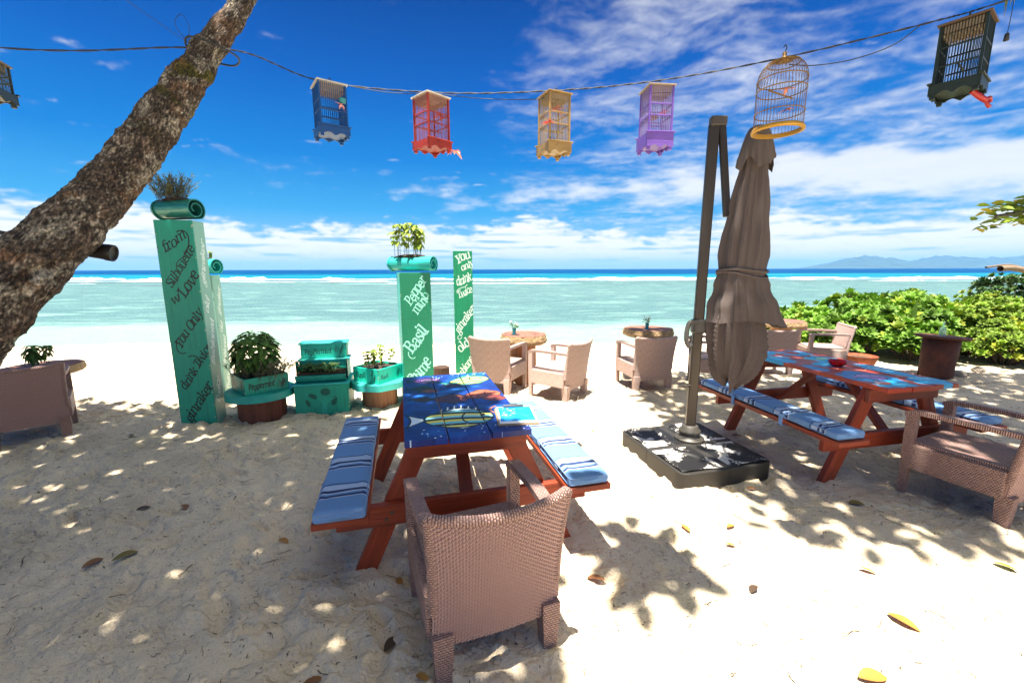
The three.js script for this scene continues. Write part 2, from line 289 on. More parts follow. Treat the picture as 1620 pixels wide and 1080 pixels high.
// the island across the strait
{
  const A = new Acc(), nx = 220, nz = 26;
  const hill = (x, c, w, h) => h * Math.exp(-Math.pow((x - c) / w, 2));
  for (let j = 0; j <= nz; j++) for (let i = 0; i <= nx; i++) {
    const x = 4850 + 6200 * i / nx, d = j / nz, z = -6000 - 1700 * d;
    const prof = hill(x, 5640, 330, 165) + hill(x, 5250, 250, 40) + hill(x, 6250, 330, 85) + hill(x, 6900, 330, 165) + hill(x, 7450, 260, 130) + hill(x, 8000, 320, 110) + hill(x, 8700, 600, 150) + hill(x, 9700, 600, 120) + 15 * sm(4900, 5200, x) * sm(11000, 10600, x);
    const h = prof * Math.pow(Math.sin(Math.PI * clamp(d * 1.0)), .8) * (1 + .28 * fbm2(x * .004, z * .004, 4)) + prof * .10 * fbm2(x * .02, z * .02, 3) * Math.sin(Math.PI * d);
    const c = .8 + .4 * fbm2(x * .006, z * .006, 3); A.v(x, SEA - 2 + h, z, [.03 * c, .07 * c, .06 * c]);
  }
  for (let j = 0; j < nz; j++) for (let i = 0; i < nx; i++) { const a = j * (nx + 1) + i; A.t(a, a + 1, a + nx + 1); A.t(a + 1, a + nx + 2, a + nx + 1); }
  struct('island_hills', A.build(), mat({ vertexColors: true, roughness: 1 }));
}
scene.fog = new THREE.FogExp2(new THREE.Color().setRGB(.22, .52, 1), 0.00007);

// ---------------------------------------------------------------- trees
const barkBump = tile(512, 512, (u, v) => .5 * pfbm(u, v, 10, 8, 5, 101, .6) + .5 * Math.abs(pfbm(u, v, 16, 9, 4, 111, .6) - .5) * 2, false, .35, .35);
function trunkGeo(curve, radius, nl, nc, rough, colour) {
  const A = new Acc(), fr = curve.computeFrenetFrames(nl), L = curve.getLength();
  for (let j = 0; j <= nl; j++) {
    const t = j / nl, c = curve.getPointAt(t), r0 = radius(t, c.y);
    for (let i = 0; i <= nc; i++) {
      const a = (i % nc) / nc * TAU, dir = fr.normals[j].clone().multiplyScalar(Math.cos(a)).addScaledVector(fr.binormals[j], Math.sin(a)), p = c.clone().addScaledVector(dir, r0);
      const d = rough(p, t, a), q = p.addScaledVector(dir, d); A.v(q.x, q.y, q.z, colour(q, t, a, d), i / nc * TAU * .16, t * L);
    }
  }
  for (let j = 0; j < nl; j++) for (let i = 0; i < nc; i++) { const a = j * (nc + 1) + i; A.t(a, a + 1, a + nc + 1); A.t(a + 1, a + nc + 2, a + nc + 1); }
  const g = A.build(), n = g.attributes.normal; // close the seam
  for (let j = 0; j <= nl; j++) { const a = j * (nc + 1), b = a + nc, v = V(n.getX(a) + n.getX(b), n.getY(a) + n.getY(b), n.getZ(a) + n.getZ(b)).normalize(); n.setXYZ(a, v.x, v.y, v.z); n.setXYZ(b, v.x, v.y, v.z); }
  return g;
}
const barkTone = tile(512, 512, (u, v) => { const n = pfbm(u, v, 36, 30, 4, 131, .65), s = pfbm(u, v, 9, 7, 4, 141, .6), k = .62 + 1.1 * (n - .5) + .5 * (s - .5); return [k, k * .97, k * .93]; }, true, .42, .42);
const barkMat = mat({ vertexColors: true, map: barkTone, roughness: .95, bumpMap: barkBump, bumpScale: .03 });
{
  const palm = thing('coconut_palm', 'leaning coconut palm trunk with lichen-covered dark bark', 'palm tree', [-3.2, 0, -1.5]);
  const pts = [[-3.2, -.1, -1.5], [-2.95, .6, -1.72], [-2.63, 1.27, -2.0], [-2.42, 1.66, -2.2], [-2.255, 2.08, -2.5], [-2.05, 2.58, -2.75], [-1.92, 2.97, -2.95], [-1.735, 3.36, -3.1], [-1.60, 3.9, -3.18], [-1.62, 5.5, -2.5], [-2.3, 8.6, 1.0]].map(([x, y, z]) => V(x + 3.2, y, z + 1.5));
  const curve = new THREE.CatmullRomCurve3(pts);
  const rad = (t, y) => { const k = [[-.2, .21], [.5, .175], [1.27, .152], [1.66, .140], [2.08, .122], [2.58, .108], [2.97, .082], [3.34, .060], [4, .058], [8.8, .056]]; for (let i = 1; i < k.length; i++) if (y <= k[i][0]) return mix(k[i - 1][1], k[i][1], (y - k[i - 1][0]) / (k[i][0] - k[i - 1][0])); return .08; };
  const notch = [[.9, 1.85, .5], [.3, 2.45, .4], [2.1, 2.12, .4], [5.6, 3.2, .5], [4.2, 1.6, .5], [.1, 2.75, .4]];
  const g = trunkGeo(curve, rad, 900, 130, (p, t, a) => {
    let d = .015 * fbm3(p.x * 9, p.y * 9, p.z * 9, 4, .6) + .007 * fbm3(p.x * 38, p.y * 30, p.z * 38, 3) + .006 * Math.sin(p.y * 34 + 3 * n3(p.x * 4, p.y * 2, p.z * 4)) * sm(2.2, 3.2, p.y) + .004 * Math.sin(p.y * 30);
    d *= mix(1, .55, sm(2.95, 3.05, p.y));
    for (const [na, ny, nw] of notch) { const da = Math.atan2(Math.sin(a - na), Math.cos(a - na)); d -= .045 * sm(.05, .015, Math.abs(p.y - ny - .06 * da)) * sm(nw, nw * .5, Math.abs(da)); }
    return d;
  }, (p, t, a, d) => {
    const n1 = fbm3(p.x * 5, p.y * 5, p.z * 5, 4, .6), n5 = fbm3(p.x * 22, p.y * 22, p.z * 22, 3, .6), n7 = fbm3(p.x * 60, p.y * 60, p.z * 60, 2);
    let c = [.10, .076, .062]; const br = sm(-.35, .6, .6 * n5 + .6 * n7); c = [mix(c[0], .38, br), mix(c[1], .30, br), mix(c[2], .245, br)];
    const li = sm(.0, .34, .85 * n1 + .45 * n5 + .35 * n7 - .04) * .85; c = [mix(c[0], .72, li), mix(c[1], .69, li), mix(c[2], .59, li)];
    const mo = sm(.25, .4, fbm3(p.x * 4 + 9, p.y * 4, p.z * 4, 3) + .2 * n5) * sm(2.2, 2.75, p.y) * sm(3.0, 2.9, p.y); c = [mix(c[0], .15, mo), mix(c[1], .15, mo), mix(c[2], .02, mo)];
    
    const og = sm(.15, .45, fbm3(p.x * 3 + 5, p.y * 3, p.z * 3, 3) + .3 * n5) * .6 * (1 - li); c = [mix(c[0], .34, og), mix(c[1], .19, og), mix(c[2], .10, og)];
    const k = 1 + .35 * n7; return [c[0] * k, c[1] * k, c[2] * k];
  });
  part('trunk', g, barkMat, palm);
  // crown of fronds above the picture
  const q = rngOf(31), crown = new THREE.Group(); crown.name = 'crown'; palm.add(crown); const top = pts[pts.length - 1];
  for (let f = 0; f < 15; f++) {
    const A = new Acc(), S = [], a = f / 15 * TAU + q() * .3, el = .2 + 1.0 * q(), len = 2.3 + .5 * q(), dir = V(Math.cos(a) * Math.cos(el), Math.sin(el), Math.sin(a) * Math.cos(el)), p = top.clone(), step = len / 18;
    for (let k = 0; k <= 18; k++) {
      S.push(p.clone()); const side = dir.clone().cross(V(0, 1, 0)).normalize();
      if (k > 2) for (const s of [-1, 1]) for (const h of [0, .5]) leaf(A, p.clone().addScaledVector(dir, h * step), side.clone().multiplyScalar(s).addScaledVector(dir, .7).add(V(0, -.25, 0)), V(0, 1, 0), .52 * Math.sin(Math.PI * (.12 + .8 * k / 18)), .02, .35, [.07, .12, .025], 2);
      dir.y -= .085; dir.normalize(); p.addScaledVector(dir, step);
    }
    part('frond', A.build(), leafMat(), crown); part('frond_stalk', tube(S, .012, 18, 5), barkMat.clone(), crown).material.vertexColors = false;
  }
}
// broad-leaved trees whose crowns shade the sand; leaves are spread where the photograph shows their shade
const oneLeaf = (() => { const A = new Acc(); leaf(A, V(0, 0, 0), V(0, 0, 1), V(0, 1, 0), 1, .27, .35, [1, 1, 1], 3, .6); const g = A.build(); g.deleteAttribute('color'); return g; })();
function leafCloud(name, list, parent, m) {               // list of [position, direction, size, colour]
  const o = new THREE.InstancedMesh(oneLeaf, m, list.length); o.name = name; o.castShadow = o.receiveShadow = true; const M = new THREE.Matrix4(), x = V(), z = V(), y = V();
  list.forEach(([p, d, s, c], k) => { z.copy(d).normalize(); x.set(0, 1, 0).cross(z); if (x.lengthSq() < 1e-4) x.set(1, 0, 0); x.normalize(); y.copy(z).cross(x); M.makeBasis(x, y, z).scale(V(s, s, s)).setPosition(p); o.setMatrixAt(k, M); o.setColorAt(k, lin(...c)); });
  parent.add(o); return stuff(o);
}
const crownMat = new THREE.MeshPhysicalMaterial({ roughness: .95, transmission: .68, thickness: 0, side: THREE.DoubleSide });
function shadeTree(label, base, trunkTop, density, count, area, yr, seed) {
  const q = rngOf(seed), tr = thing('almond_tree', label, 'tree', base), B = V(...base), list = [], limbs = [];
  let guard = 0;
  while (list.length < count && guard++ < count * 60) {
    const gx_ = mix(area[0], area[1], q()), gz_ = mix(area[2], area[3], q()), y = mix(yr[0], yr[1], q()), x = gx_ - .08 * y, z = gz_ + .16 * y;
    if (y < 2.6 + .74 * Math.max(0, -z)) continue;
    if (density(gx_, gz_) < .25 + .5 * q()) continue;
    const a = q() * TAU, up = -.35 + .5 * q(), v = .75 + .5 * q();
    list.push([V(x, y, z).sub(B), V(Math.cos(a), up, Math.sin(a)), .17 + .09 * q(), q() < .06 ? [.42 * v, .32 * v, .07] : [.30 * v, .33 * v, .11 * v]]);
    if (list.length % 220 === 0) limbs.push(V(x, y, z).sub(B));
  }
  const top = V(...trunkTop).sub(B), gl = [];
  const col = (p) => { const n = fbm3(p.x * 8, p.y * 3, p.z * 8, 3); return [.16 + .06 * n, .135 + .05 * n, .11 + .05 * n]; }, ro = (p) => .02 * fbm3(p.x * 5, p.y * 2, p.z * 5, 3);
  part('trunk', trunkGeo(new THREE.CatmullRomCurve3([V(0, -.1, 0), V(.1, 1.2, -.05), top.clone().multiplyScalar(.6), top]), (t) => .3 - .1 * t, 60, 24, ro, col), barkMat, tr);
  limbs.forEach((e, k) => { const hub = top.clone().lerp(e, .25).add(V(0, .3, 0)); gl.push(tube([top.clone().add(V(0, -.2, 0)), hub, e.clone().lerp(hub, .45).add(V(0, .15, 0)), e], .045, 12, 6)); });
  const lm = mat({ color: lin(.15, .125, .1), roughness: .95 });
  gl.forEach((g) => part('limb', g, lm, tr));
  leafCloud('crown', list, tr, crownMat); return tr;
}
const spot = (x, z, cx, cz, r) => sm(r * 1.15, r * .75, Math.hypot(x - cx, z - cz));
shadeTree('broad almond tree shading the sand beside the leaning palm', [-6.6, 0, 2.4], [-5.6, 4.2, 1.2], (x, z) => {
  const right = z < -4.2 ? -1.5 : z < -3 ? mix(-.25, -1.5, (-3 - z) / 1.2) : z < -2 ? mix(.20, -.25, (-2 - z)) : z < -1 ? mix(.08, .20, -1 - z) : .1;
  const edge = .16 * fbm2(x * 2.2, z * 2.2, 3);
  let d = sm(.12, -.25, x - right + edge) * sm(-5.0, -4.7, z + edge + .12 * sm(-3, -6, x));
  d *= 1 - .97 * sm(.46, .66, fbm2(x * 1.1 + 3, z * 1.9 + 1, 3)); d *= 1 - .98 * spot(x, z, -1.50, -3.62, .26);
  d = Math.max(d, spot(x, z + edge, .74, -2.10, .28) * sm(-.45, -.1, fbm2(x * 4, z * 4, 3)));
  return d;
}, 7600, [-6.6, 1.4, -5.3, -.3], [5.0, 7.0], 71);
shadeTree('spreading almond tree at the edge of the beach hedge', [8.9, 0, -1.2], [8.2, 4.4, -1.6], (x, z) => {
  const edge = .3 * fbm2(x * 1.7 + 20, z * 1.7, 3);
  let d = sm(1.5, 1.85, x + edge * .6 + .45 * sm(-3.2, -2.6, z)) * sm(-1.9, -2.7, z + edge - .12 * (x - 2)) * sm(-6.7, -6.1, z + edge);
  d *= 1 - .95 * sm(mix(.1, .5, sm(-2.7, -3.6, z)), .62, fbm2(x * 1.9 + 50, z * 2.4, 3)) * sm(9, 6, x);
  return d;
}, 5600, [1.6, 9, -6.9, -1.4], [6.9, 8.6], 72);

// ================================================================ MATERIALS
const woodTone = tile(512, 512, (u, v) => { const g = pfbm(u, v, 26, 3, 5, 201, .6), s = pfbm(u, v, 5, 2, 3, 211), k = pn(u * 60, v * 6, 60, 6, 215); const t = .80 + .26 * (g - .5) + .22 * (s - .5) - .07 * sm(.7, .9, k); return [t, t * .97, t * .95]; }, true, .42, 1.3);
const woodBump = tile(512, 512, (u, v) => pfbm(u, v, 40, 3, 4, 221, .6), false, .42, 1.3);
const wood = (r, g, b, o = {}) => mat({ color: lin(r, g, b), map: woodTone, bumpMap: woodBump, bumpScale: .003, roughness: .55, ...o });
const redWood = wood(.40, .056, .014), redDark = wood(.30, .05, .016);
// wicker: flat ribbons; shade in the gaps is painted into the tone map
const weave = (u, v) => { const rows = 10, cols = 8, r = v * rows, j = Math.floor(r), fv = r - j, c = u * cols + (j % 2) * .5, i = Math.floor(c), fu = c - i; return { h: Math.pow(Math.sin(Math.PI * fv), .6) * (.35 + .65 * Math.pow(Math.sin(Math.PI * fu), .8)), t: hash((i + cols) % cols, j, 3) }; };
const weaveBump = tile(384, 384, (u, v) => weave(u, v).h, false, .12, .11);
const weaveTone = tile(384, 384, (u, v) => { const w = weave(u, v), gapShade = sm(.42, .18, w.h), k = .90 + .12 * w.t + .08 * (pfbm(u, v, 40, 40, 2, 3) - .5); return [mix(k, .50, gapShade), mix(k * .985, .44, gapShade), mix(k * .975, .42, gapShade)]; }, true, .12, .11);  // low spots of the weave coloured darker, painting shade between ribbons
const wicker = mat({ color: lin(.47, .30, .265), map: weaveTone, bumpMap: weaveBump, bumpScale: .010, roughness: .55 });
const wickerSunlit = mat({ color: lin(.72, .53, .475), map: weaveTone, bumpMap: weaveBump, bumpScale: .010, roughness: .55 });  // same wicker, with sunlight on the beach chairs painted in as paler colour
const paintTone = tile(512, 512, (u, v) => { const b = pfbm(u, v, 4, 6, 5, 301), s = pfbm(u, v, 40, 14, 3, 311), w = sm(.73, .8, pfbm(u, v, 18, 18, 4, 321, .6)); const k = .90 + .16 * (b - .5) + .08 * (s - .5) - .16 * w; return [k, k, k]; }, true, .8, .8);
const paintBump = tile(512, 512, (u, v) => .7 * pfbm(u, v, 50, 10, 4, 331, .6) + .3 * pfbm(u, v, 8, 8, 3, 341), false, .8, .8);
const paintMat = (r, g, b, o = {}) => mat({ color: lin(r, g, b), map: paintTone, bumpMap: paintBump, bumpScale: .003, roughness: .5, ...o });
const teal = paintMat(.015, .36, .28), tealLight = paintMat(.03, .56, .50), tealFaded = paintMat(.24, .48, .40), green = paintMat(.0, .22, .10);
const soil = mat({ color: lin(.05, .032, .022), roughness: 1, bumpMap: sandBump, bumpScale: .03 });
const blackPaint = mat({ color: lin(.012, .012, .013), roughness: .5 });

// ================================================================ WICKER ARMCHAIRS (front towards -z)
const chairGeo = (() => {
  const o = {};
  const back = (u, v) => { const s = (u - .5) * 2, y = .155 + v * .56, w = mix(.268, .276, sm(.1, 1, v)) - .012 * Math.sin(Math.PI * v), z = .255 + .105 * Math.pow(v, 1.35) - .055 * s * s * (.35 + .65 * v); return V(s * w, y + .018 * s * s * v + .035 * s * s * Math.max(0, .12 - v) * 0, z); };
  o.back = slab(22, 26, back, .034, .56, .65);
  o.core = slab(22, 26, back, .012, .56, .65);
  {                                                         // real strands: flat ribbons going in front of and behind upright stakes
    const A = new Acc(), rows = 60, cols = 46, eps = 1e-3, hN = (u, v) => back(Math.min(1, u + eps), v).sub(back(Math.max(0, u - eps), v)).cross(back(u, Math.min(1, v + eps)).sub(back(u, Math.max(0, v - eps)))).normalize();
    const sweep = (pts, across, half, deep, nrm) => { const m = 6, b0 = A.p.length / 3; pts.forEach((p, k) => { for (let s = 0; s < m; s++) { const a = s / m * TAU, c = half * Math.cos(a), d = deep * Math.sin(a); A.v(p.x + across[k].x * c + nrm[k].x * d, p.y + across[k].y * c + nrm[k].y * d, p.z + across[k].z * c + nrm[k].z * d); } }); for (let k = 1; k < pts.length; k++) for (let s = 0; s < m; s++) { const a = b0 + (k - 1) * m + s, a2 = b0 + (k - 1) * m + (s + 1) % m; A.t(a, a + m, a2); A.t(a2, a + m, a2 + m); } };
    const q = rngOf(17);
    for (let r = 0; r < rows; r++) { const P = [], U = [], N = [], jit = (q() - .5) * .0018; for (let k = 0; k <= cols * 3; k++) { const u = k / (cols * 3), v = clamp((r + .5) / rows + .0012 * Math.sin(k * .31 + r)), n = hN(u, v), p = back(u, v), w = Math.cos(Math.PI * (u * cols + r)); P.push(p.addScaledVector(n, .0105 + .0042 * w + jit)); U.push(V(0, 1, 0).addScaledVector(n, -n.y).normalize()); N.push(n); } sweep(P, U, .0042, .0020, N); const P2 = P.map((p, k) => p.clone().addScaledVector(N[k], -.0215)); sweep(P2, U, .0042, .0020, N); }
    for (let c = 0; c <= cols; c++) for (const off of [.0105, -.0105]) { const P = [], U = [], N = []; for (let k = 0; k <= 20; k++) { const u = clamp(c / cols, .004, .996), v = k / 20, n = hN(u, v); P.push(back(u, v).addScaledVector(n, off)); U.push(V(1, 0, 0).addScaledVector(n, -n.x).normalize()); N.push(n); } sweep(P, U, .0032, .0028, N); }
    o.woven = A.build();
  }
  { const P = []; for (let k = 0; k <= 12; k++) P.push(back(.0, .25 + .75 * k / 12)); for (let k = 1; k <= 16; k++) P.push(back(k / 16, 1)); for (let k = 1; k <= 12; k++) P.push(back(1, 1 - .75 * k / 12)); o.rim = tube(P, .0205, 90, 8); const uv = o.rim.attributes.uv; for (let i = 0; i < uv.count; i++) uv.setXY(i, uv.getY(i) * .13, uv.getX(i) * 1.5); }
  const leg = (x, z, top, ww) => { const g = new THREE.BoxGeometry(ww, top + .03, ww, 1, 4, 1), p = g.attributes.position; for (let i = 0; i < p.count; i++) { const t = (p.getY(i) + (top + .03) / 2) / (top + .03), k = .74 + .26 * sm(0, .8, t); p.setXYZ(i, p.getX(i) * k, p.getY(i), p.getZ(i) * k); } return at(uvm(g, 1), x, (top + .03) / 2 - .03, z); };
  o.legs = [leg(-.229, .240, .215, .078), leg(.229, .240, .215, .078), leg(-.262, -.25, .60, .055), leg(.262, -.25, .60, .055)].map((g) => toCreasedNormals(g, .5));
  const apron = (w, d, x, z) => at(box(w, .185, d, .012, 1), x, .285, z);
  o.apron = merge([apron(.55, .05, 0, -.25), apron(.05, .47, -.262, 0), apron(.05, .47, .262, 0)]);
  o.seat = slab(10, 10, (u, v) => V((u - .5) * .51, .378 - .012 * Math.sin(Math.PI * u) * Math.sin(Math.PI * v), (.5 - v) * -.49 - .005), .03, .51, .49);
  const arm = (s) => slab(4, 14, (u, v) => { const z = mix(-.285, .275, v), y = .606 + .006 * Math.sin(Math.PI * v) - .02 * Math.pow(1 - sm(0, .12, v), 2); return V(s * (.262 - .016 * sm(.5, 1, v)) + (u - .5) * .058, y, z); }, .03, .06, .58);
  o.arms = [arm(-1), arm(1)];
  return o;
})();
for (const [m, k] of [[wicker, [.47, .30, .265]]]) { m.core = mat({ color: lin(k[0] * .9, k[1] * .9, k[2] * .9), roughness: .8 }); m.strand = mat({ color: lin(k[0] * .9, k[1] * .9, k[2] * .9), roughness: .5 }); }
function chair(label, x, z, turn, m = wicker, woven = false, group) {
  const c = thing('wicker_armchair', label, 'armchair', [x, groundY(x, z) + .004, z], turn, group);
  if (woven) { const b = part('backrest', chairGeo.core, m.core, c); stuff(part('weave', chairGeo.woven, m.strand, b)); } else part('backrest', chairGeo.back, m, c); part('rim', chairGeo.rim, m, c); part('seat', chairGeo.seat, m, c); part('seat_frame', chairGeo.apron, m, c);
  chairGeo.legs.forEach((g) => part('leg', g, m, c)); chairGeo.arms.forEach((g) => part('armrest', g, m, c));
  return c;
}
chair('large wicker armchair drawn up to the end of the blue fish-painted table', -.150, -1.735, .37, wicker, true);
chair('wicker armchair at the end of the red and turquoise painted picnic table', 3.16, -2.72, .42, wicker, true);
chair('wicker armchair in painted-in sunlit tone between the green drink pillar and log table', -.17, -5.52, -.42, wickerSunlit);
chair('wicker armchair in painted-in sunlit tone turned sideways beside the log table with white flowers', .60, -5.28, .915, wickerSunlit);
chair('wicker armchair in painted-in sunlit tone with its back before the lone round log table', 1.81, -5.68, .18, wickerSunlit);
chair('wicker armchair half hidden behind the umbrella pole', 2.78, -5.78, 1.25, wickerSunlit);
chair('wicker armchair standing just behind the folded umbrella', 4.02, -6.55, -.1, wickerSunlit);
chair('wicker armchair standing before the green hedge', 5.0, -6.72, 1.3, wickerSunlit);
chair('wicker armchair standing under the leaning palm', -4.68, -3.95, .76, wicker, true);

// ================================================================ PICNIC TABLES (long axis z)
function fish(g, x, y, s, rot, body, fin, line, stripes, tall = 1.3) {
  g.save(); g.translate(x, y); g.rotate(rot); g.scale(s, s * (tall || 1)); g.lineWidth = .05; g.strokeStyle = line; g.fillStyle = fin;
  g.beginPath(); g.moveTo(-.85, 0); g.lineTo(-1.45, -.38); g.quadraticCurveTo(-1.2, 0, -1.4, .4); g.closePath(); g.fill(); g.stroke();
  g.beginPath(); g.moveTo(-.5, -.4); g.quadraticCurveTo(.1, -.95, .7, -.35); g.closePath(); g.fill(); g.stroke();
  g.beginPath(); g.moveTo(-.3, .42); g.quadraticCurveTo(.1, .8, .4, .4); g.closePath(); g.fill(); g.stroke();
  g.fillStyle = body; g.beginPath(); g.ellipse(0, 0, .95, .52, 0, 0, TAU); g.fill(); g.save(); g.clip();
  if (stripes) for (let k = 0; k < stripes.length * 3; k++) { g.strokeStyle = stripes[k % stripes.length]; g.lineWidth = .11; g.beginPath(); g.moveTo(-1.1, -.5 + k * .115); g.quadraticCurveTo(0, -.75 + k * .125, 1, -.35 + k * .1); g.stroke(); }
  g.restore(); g.lineWidth = .05; g.strokeStyle = line; g.beginPath(); g.ellipse(0, 0, .95, .52, 0, 0, TAU); g.stroke();
  g.beginPath(); g.arc(.5, 0, .42, 2, 4.3); g.stroke(); g.fillStyle = line; g.beginPath(); g.arc(.66, -.1, .07, 0, TAU); g.fill(); g.restore();
}
function washes(g, w, h, n, cols, seed, a = .22) { const q = rngOf(seed); for (let k = 0; k < n; k++) { g.globalAlpha = a * (.4 + q()); g.fillStyle = cols[Math.floor(q() * cols.length)]; g.beginPath(); g.ellipse(q() * w, q() * h, (.04 + .16 * q()) * w, (.02 + .05 * q()) * h, q() * .8 - .4, 0, TAU); g.fill(); } g.globalAlpha = 1; }
// table art; canvas x follows +x, canvas y follows +z (towards the end by the armchair)
const reefArt = paint(640, 1280, (g, w, h) => {
  g.fillStyle = '#072a78'; g.fillRect(0, 0, w, h); washes(g, w, h, 200, ['#061f5c', '#0d44a4', '#0a4fae', '#051a4c', '#1268c0'], 3, .28); washes(g, w, h * .5, 30, ['#2b93e6', '#1c7fdc'], 8, .3);
  fish(g, 170, 150, 105, .05, '#4a2a66', '#1c1438', '#0a0a20', null); g.strokeStyle = '#cdb6e0'; g.lineWidth = 5; for (let r = 8; r < 44; r += 10) { g.beginPath(); g.ellipse(190, 150, r * 1.4, r * .7, 0, 0, TAU); g.stroke(); }
  fish(g, 480, 220, 160, -.35, '#8fa050', '#3d8f8a', '#12302c', ['#b9b860', '#7d9a58', '#4f9a8c']);
  fish(g, 130, 360, 80, .15, '#16283c', '#14202e', '#05070c', null); fish(g, 180, 430, 60, 0, '#7a4038', '#38222c', '#140a10', null);
  fish(g, 350, 330, 60, .4, '#3a2450', '#241a3a', '#0c0818', null); fish(g, 300, 640, 120, .1, '#4a1c38', '#2a1430', '#12081a', null); fish(g, 120, 620, 60, .3, '#3a1420', '#200c18', '#0a0408', null);
  fish(g, 510, 600, 125, -.1, '#a65a40', '#b8664a', '#2a1210', null); fish(g, 560, 700, 80, .35, '#7a3a34', '#8a4a3c', '#2a1210', null);
  fish(g, 300, 1010, 200, .06, '#e6cf3c', '#d9e8f0', '#0a0e12', ['#e8d64a', '#6cc6d8', '#0c1a28', '#f0e260', '#8ad6e0', '#101c2c']);
  g.lineWidth = 9; for (let k = 0; k < 12; k++) { g.strokeStyle = k % 2 ? '#e8ecd8' : '#0c1420'; g.beginPath(); g.moveTo(190 + k * 20, 894 - 44 * Math.sin(k / 11 * Math.PI)); g.lineTo(199 + k * 20, 848 - 60 * Math.sin(k / 11 * Math.PI)); g.stroke(); }
  g.strokeStyle = '#9a6250'; g.lineWidth = 16; g.beginPath(); g.arc(560, 930, 70, 1.8, 4.4); g.stroke();
  const q = rngOf(4); g.fillStyle = '#cfe4f4'; for (let k = 0; k < 70; k++) { g.beginPath(); g.arc(q() * w, q() < .5 ? q() * 120 : h - q() * 200, 2 + 4 * q(), 0, TAU); g.fill(); }
});
const redArt = paint(640, 1280, (g, w, h) => {
  g.fillStyle = '#9a3218'; g.fillRect(0, 0, w, h); const q = rngOf(12);
  for (let k = 0; k < 500; k++) { g.globalAlpha = .12; g.fillStyle = q() < .5 ? '#5f2218' : '#b5603f'; g.fillRect(q() * w, q() * h, 3 + 5 * q(), 80 + 260 * q()); } g.globalAlpha = 1; washes(g, w, h, 26, ['#c06a48', '#a04a3a', '#7c3050'], 17, .45);
  const blob = (x, y, rx, ry, c) => { g.fillStyle = c; g.beginPath(); for (let k = 0; k <= 40; k++) { const a = k / 40 * TAU, r = 1 + .22 * n2(Math.cos(a) * 1.3 + x, Math.sin(a) * 1.3 + y); g[k ? 'lineTo' : 'moveTo'](x + rx * r * Math.cos(a), y + ry * r * Math.sin(a)); } g.fill(); };
  const T = '#149fd2', D = '#0e79b8'; blob(150, 90, 150, 90, T); blob(430, 170, 140, 110, T); blob(60, 330, 100, 160, T); blob(450, 430, 130, 120, '#2ab4d8'); blob(300, 610, 120, 90, T); blob(80, 700, 60, 110, D); blob(200, 1000, 190, 170, D); blob(540, 850, 90, 200, T); blob(520, 1170, 130, 110, T); blob(180, 1180, 150, 80, T);
  fish(g, 430, 150, 70, .2, '#d84a3a', '#e86a4a', '#401010', null); fish(g, 460, 420, 60, -.3, '#9ad8b4', '#bfe8d0', '#1c5f68', null); fish(g, 160, 300, 75, .5, '#2a86c8', '#8cc8ec', '#0a3058', ['#dff0fa', '#2a86c8']); fish(g, 230, 1000, 105, .25, '#8a6ab4', '#a884c8', '#2c1848', ['#c9a8dc', '#7a4f9c']); fish(g, 550, 830, 62, 1.3, '#6fb6e6', '#bfe4f6', '#0c4a78', ['#e4f4fc', '#5aa6dc']); fish(g, 540, 1120, 60, .4, '#5fc0e4', '#e8f6fc', '#0c4a78', null); fish(g, 130, 1150, 60, -.2, '#d86a4a', '#f0f0f0', '#301010', ['#f4f4f4', '#c84a3a']);
  g.fillStyle = '#e8f2f8'; for (let k = 0; k < 16; k++) { for (let s = 0; s < 14; s++) { g.beginPath(); g.arc(40 + (k * 197) % 560 + s * 9, 60 + k * 76 + 10 * Math.sin(s * .6 + k), 2.6, 0, TAU); g.fill(); } }
});
function picnicTable(label, x, z, turn, L, Wd, art, planks, edge, trestle) {
  const t = thing('picnic_table', label, 'picnic table', [x, 0, z], turn), top = .77, hz = trestle;
  const artMat = mat({ map: art, roughness: .48, bumpMap: woodBump, bumpScale: .0015 });
  const pw = Wd / planks, board = new THREE.Group(); board.name = 'tabletop'; t.add(board);
  for (let k = 0; k < planks; k++) {
    const g = at(new RoundedBoxGeometry(pw - .006, .034, L + .012 * Math.sin(k * 2.3), 1, .004), -Wd / 2 + pw * (k + .5), top - .017 + .0015 * Math.sin(k * 4), 0), p = g.attributes.position, uv = g.attributes.uv;
    for (let i = 0; i < p.count; i++) uv.setXY(i, clamp(p.getX(i) / Wd + .5, .004, .996), clamp(.5 - p.getZ(i) / L, .004, .996)); part('plank', g, artMat, board);
  }
  for (const e of [-1, 1]) {
    const zf = e * hz;
    part('apron', at(box(Wd - .012, .10, .036), 0, top - .088, zf + e * .043), edge, t);
    for (const s of [-1, 1]) part('leg', beam(V(s * .585, -.05, zf), V(s * .235, top - .036, zf), .105, .045), redWood, t);
    part('crossbeam', at(box(1.36, .115, .04), 0, .345, zf + e * .046), redWood, t);
    part('brace', beam(V(0, .31, zf + e * .002), V(0, top - .04, e * (hz - .42)), .075, .036), redWood, t);
  }
  const bolt = mat({ color: lin(.10, .09, .08), metalness: .7, roughness: .5 }); for (const e of [-1, 1]) for (const s of [-1, 1]) for (const [bx, by] of [[.405, .36], [.435, .325]]) part('bolt', new THREE.CylinderGeometry(.009, .009, .008, 8).rotateX(Math.PI / 2).translate(s * bx, by, e * (hz + .068)), bolt, t);
  for (const s of [-1, 1]) part('bench_plank', at(box(.255, .034, L + .13), s * .635, .421, .0), redWood, t);
  return t;
}
picnicTable('red-stained picnic table with blue top painted with tropical fish', -.375, -2.665, .255, 1.30, .66, reefArt, 3, redWood, .50);
picnicTable('red-stained picnic table with turquoise and red painted top', 2.80, -3.60, .205, 1.40, .66, redArt, 3, redDark, .52);

